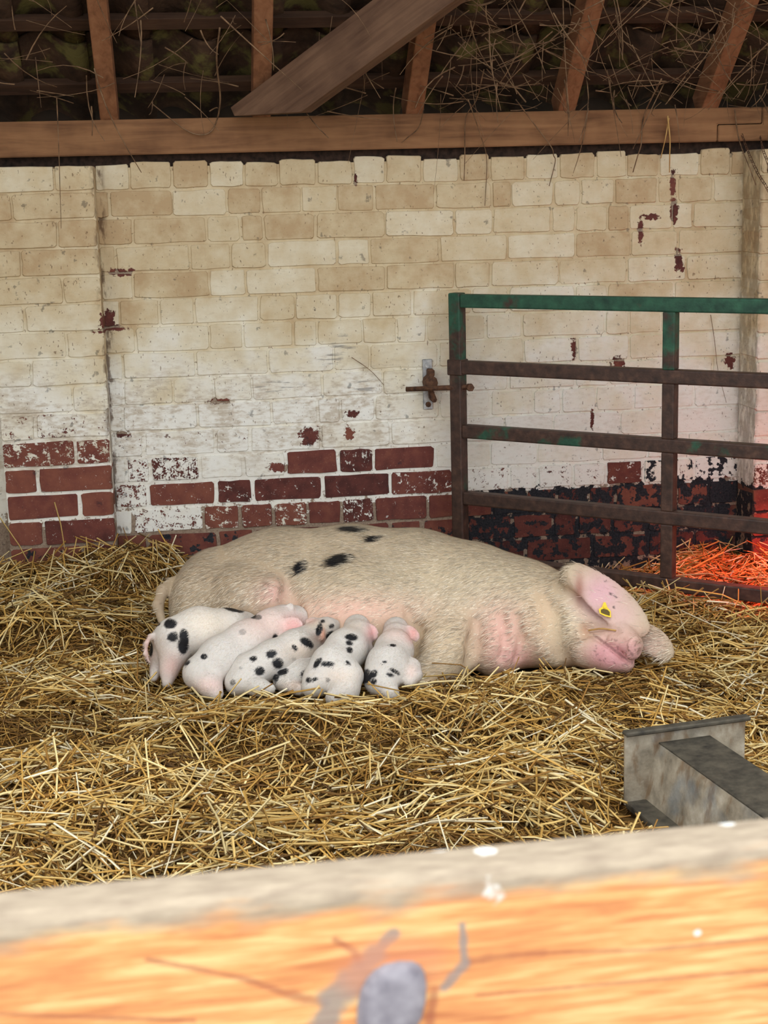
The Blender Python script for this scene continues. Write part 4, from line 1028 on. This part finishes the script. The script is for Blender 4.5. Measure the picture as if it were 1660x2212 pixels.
fme = box_mesh('board', -1.2, 1.2, -FT, 0, -FH, 0, .009, 4)
for pl in fme.polygons: pl.use_smooth = True
new_obj('board', fme, M_FENCE, fence)
n = NT('knot_grey'); p = n.obj(); M_KNOT = n.fin(n.ramp(n.noise(p, 90, 4), [(.3, S(116, 112, 122)), (.7, S(164, 160, 168))]), .8)
kx, ky, kz = fl_(846, 2165)
V, F = [], []; nk = 20
for ring, (s_, yo) in enumerate(((1.0, 0.002), (.97, -.0025), (.85, -.0045), (.5, -.0055))):
    for k in range(nk):
        a = 2*math.pi*k/nk; ca, sa = math.cos(a), math.sin(a)
        V.append((kx+s_*.0165*np.sign(ca)*abs(ca)**.75+.004*sa, -FT+yo, kz+s_*.021*np.sign(sa)*abs(sa)**.8))
F = [(r_*nk+k, (r_+1)*nk+k, (r_+1)*nk+(k+1) % nk, r_*nk+(k+1) % nk) for r_ in range(3) for k in range(nk)]+[tuple(range(3*nk, 4*nk))]
kme = mesh_py('knot', V, F, True); bm = bmesh.new(); bm.from_mesh(kme); bmesh.ops.recalc_face_normals(bm, faces=bm.faces); bm.to_mesh(kme); bm.free()
new_obj('knot', kme, M_KNOT, fence)
nrm_ = np.array([-math.sin(fang), math.cos(fang), 0])
for sx in (-1.0, 1.0):
    new_obj('post', box_mesh('post', sx-.05, sx+.05, 0.001, .09, -1.27, -.02, .006, 2), M_FENCE, fence)
new_obj('board', box_mesh('board', -1.2, 1.2, -FT, 0, -.75, -.55, .006, 2), M_FENCE, fence)

# ================================================================== STRAW
sow.dents = []          # the union of the bodies is what keeps the straw out
def to_local(P):
    q = P-CAM*np.array([1, 1, 0]); return np.column_stack([q@RT0, q@HOR, P[:, 2]])
def pig_dist(P):
    L = to_local(P); D = np.full(len(P), 9.0)
    for s_ in PIGS:
        lo, hi = s_.bounds(); k = np.all((L > lo) & (L < hi), axis=1)
        if k.any(): D[k] = np.minimum(D[k], s_.dist(L[k]))
    return D
PAL = np.array([S(238, 216, 158), S(222, 189, 118), S(196, 154, 80), S(158, 116, 56), S(106, 76, 37), S(244, 232, 198)])
def straws(name, num, seed, len_rng, wid_rng, zoff, pitch_sd, weights, region=None, dens=None, lab=None):
    g = np.random.default_rng(seed)
    x0, x1, y0, y1 = region or (-2.2, 2.2, -3.0, -0.02)
    m = int(num*1.0); x = g.uniform(x0, x1, m); y = g.uniform(y0, y1, m)
    if dens is not None:
        k = g.random(m) < dens(x, y); x, y = x[k], y[k]; m = len(x)
    k = ~(((x < PX1+.02) & (y > -PIER-.02)) | ((x > QX0-.02) & (y > -PIR-.02))); x, y = x[k], y[k]; m = len(x)
    ct, st_ = math.cos(tang), math.sin(tang); tx = (x-tl[0])*ct+(y-tl[1])*st_; ty = -(x-tl[0])*st_+(y-tl[1])*ct
    k = ~((tx > -.035) & (tx < TWD+.03) & (ty < .012) & (ty > -1.0)); x, y = x[k], y[k]; m = len(x)
    z = sheight(x, y)+g.uniform(*zoff, m)
    P2 = np.column_stack([x, y])
    yaw = 2*math.pi*fnoise(P2, 3.2, 2, seed)*1.4+g.normal(0, .95, m)
    pit = g.normal(0, pitch_sd, m)
    eps = .02; sx_ = (sheight(x+eps, y)-sheight(x-eps, y))/(2*eps); sy_ = (sheight(x, y+eps)-sheight(x, y-eps))/(2*eps)
    d = np.column_stack([np.cos(yaw), np.sin(yaw), np.zeros(m)]); d[:, 2] = sx_*d[:, 0]+sy_*d[:, 1]+np.tan(pit)
    d /= np.linalg.norm(d, axis=1)[:, None]
    L = g.uniform(0, 1, m)**1.6*(len_rng[1]-len_rng[0])+len_rng[0]; wd = g.uniform(*wid_rng, m)
    up = np.tile([0, 0, 1.], (m, 1)); s_ = np.cross(d, up); s_ /= np.linalg.norm(s_, axis=1)[:, None]+1e-9; u_ = np.cross(s_, d)
    c = np.column_stack([x, y, z]); bend = g.normal(0, .07, (m, 2))
    a = c-d*L[:, None]/2; b = c+(s_*bend[:, :1]+u_*np.abs(bend[:, 1:])*.5)*L[:, None]; e = c+d*L[:, None]/2
    # keep off the wall and out of the animals
    for q in (a, e): q[:, 1] = np.minimum(q[:, 1], -.012)
    ok = np.ones(m, bool)
    for q, lim in ((a, .001), (b, .003), (e, .001)): ok &= pig_dist(q) > lim+.004
    ok &= pig_dist((a+b)/2) > .001; ok &= pig_dist((b+e)/2) > .001
    for f_ in np.linspace(0, 1, 25):
        q = (a+(b-a)*2*f_) if f_ < .5 else (b+(e-b)*(2*f_-1))
        j = np.flatnonzero(ok); j = j[pig_dist(q[j]) < wd[j]*.5+.001]; ok[j] = False
        tx = (q[:, 0]-tl[0])*ct+(q[:, 1]-tl[1])*st_; ty = -(q[:, 0]-tl[0])*st_+(q[:, 1]-tl[1])*ct
        ok &= ~((tx > -.008) & (tx < TWD+.010) & (ty < .008) & (ty > -tl_len-.008) & (q[:, 2] > -.024))
        ok &= ~((q[:, 0] < PX1+.006) & (q[:, 0] > PX0-.006) & (q[:, 1] > -PIER-.006)); ok &= ~((q[:, 0] > QX0-.006) & (q[:, 0] < QX1+.006) & (q[:, 1] > -PIR-.006)); ok &= q[:, 1] < -.006
        w_ = q[:, :2]-G0[:2]; al = w_@GD[:2]; pe = np.abs(w_@np.array([-GD[1], GD[0]]))
        ok &= ~((pe < RS/2+.005) & (al > -RS/2-.005) & (al < GL+RS/2+.005) & (q[:, 2] > .012) & (q[:, 2] < .069)); ok &= ~((pe < RS/2+.005) & (np.minimum(np.abs(al), np.abs(al-sm)) < RS/2+.005) & (q[:, 2] > .012))
    a, b, e, s_, u_, wd = (q[ok] for q in (a, b, e, s_, u_, wd)); m = len(a)
    tw_ = g.uniform(0, 6.28, m)
    ring = []
    for k in range(3):
        an = tw_+2*math.pi*k/3; ring.append((s_*np.cos(an)[:, None]+u_*np.sin(an)[:, None])*(wd/2)[:, None])
    V = np.stack([q+r for q in (a, b, e) for r in ring], 1).reshape(-1, 3)
    o = np.arange(m)*9; F = np.concatenate([np.stack([o+i*3+k, o+i*3+(k+1) % 3, o+i*3+3+(k+1) % 3, o+i*3+3+k], 1) for i in (0, 1) for k in range(3)])
    w = np.array(weights, float); ci = g.choice(len(PAL), m, p=w/w.sum())
    Cc = PAL[ci]*g.uniform(.72, 1.15, m)[:, None]
    patch = fnoise(np.column_stack([b[:, 0], b[:, 1]]), 4.0, 2, 77); Cc *= (0.72+.5*patch)[:, None]
    return V, F, np.repeat(Cc, 9, axis=0)
n = NT('straw'); M_STRAW = n.fin(n.attr()[0], .55, 0, .3)
vis = lambda x, y: np.where((y > -2.75), 1.0, .5)
SP = [straws('', 84000, 31, (.03, .17), (.0024, .0050), (-.034, .004), .18, (.6, 2, 4, 5, 5, .1), None, vis),
      straws('', 26000, 32, (.06, .30), (.0034, .0066), (-.010, .018), .13, (3, 4, 3, 1.5, .8, 1), None, lambda x, y: vis(x, y)*sstep(.34, .56, fnoise(np.column_stack([x, y]), 5.0, 2, 91))*1.6),
      straws('', 3400, 33, (.05, .19), (.0028, .0054), (0.0, .03), .55, (3, 4, 3, 2, .6, 1), None, vis)]
def laid(segs, wd, colr, lift, yp=None):
    for x0, y0, x1, y1 in segs:
        if yp is None:
            a = at_z(x0, y0, lift[0]); b = at_z(x1, y1, lift[1])
        else: a, b = at_y(x0, y0, yp), at_y(x1, y1, yp+.03)
        for _ in range(40):
            if pig_dist(np.array([a+(b-a)*f_ for f_ in np.linspace(0, 1, 13)])).min() > .010: break
            a, b = a-HOR*.008, b-HOR*.008
        V_, F_, _c = tube_arrays([a, (a+b)/2+np.array([.004, -.004, .006]), b], [wd/2, wd/2, wd/2.6], 3)
        SP.append((np.array(V_), np.array(F_), np.tile(np.array(colr)*rng.uniform(.8, 1.1), (len(V_), 1))))
laid([(487, 1526, 560, 1482), (704, 1470, 806, 1500), (642, 1508, 694, 1446), (1004, 1470, 868, 1484), (430, 1442, 470, 1500), (836, 1432, 838, 1490), (852, 1466, 880, 1508), (545, 1470, 600, 1488),
      (735, 1475, 900, 1502), (1010, 1440, 985, 1490), (1036, 1436, 980, 1486), (1220, 1440, 1232, 1482), (1180, 1455, 1250, 1490)], .0062, PAL[0], (.035, .05))
laid([(118, 1085, 140, 1185), (166, 1162, 146, 1245), (250, 1180, 182, 1216), (331, 1166, 326, 1236), (337, 1166, 340, 1232), (186, 1160, 190, 1232), (216, 1170, 196, 1245), (0, 1118, 76, 1240), (112, 1198, 150, 1236),
      (148, 1186, 206, 1184), (345, 1210, 384, 1250)], .0050, PAL[1], None, -.20)
off = np.cumsum([0]+[len(q[0]) for q in SP])
new_obj('straw_bedding', mesh_np('straw_bedding', np.vstack([q[0] for q in SP]), np.vstack([q[1]+o_ for q, o_ in zip(SP, off)]), False, np.vstack([q[2] for q in SP])),
        M_STRAW, None, 'deep loose golden straw bedding spread over the whole pen floor', 'straw', kind='stuff')
mouth_straw = [at_d(1272, 1362, skin(sow, 1272, 1362, .012)), at_d(1300, 1358, skin(sow, 1300, 1358, .014)), at_d(1331, 1362, skin(sow, 1331, 1362, .008))]
new_obj('straw_stalk', tube_mesh('straw_stalk', spline(mouth_straw, 6), .0024, 5), M_VINEP, None, 'single pale straw lying across the corner of the sow\'s mouth', 'straw')
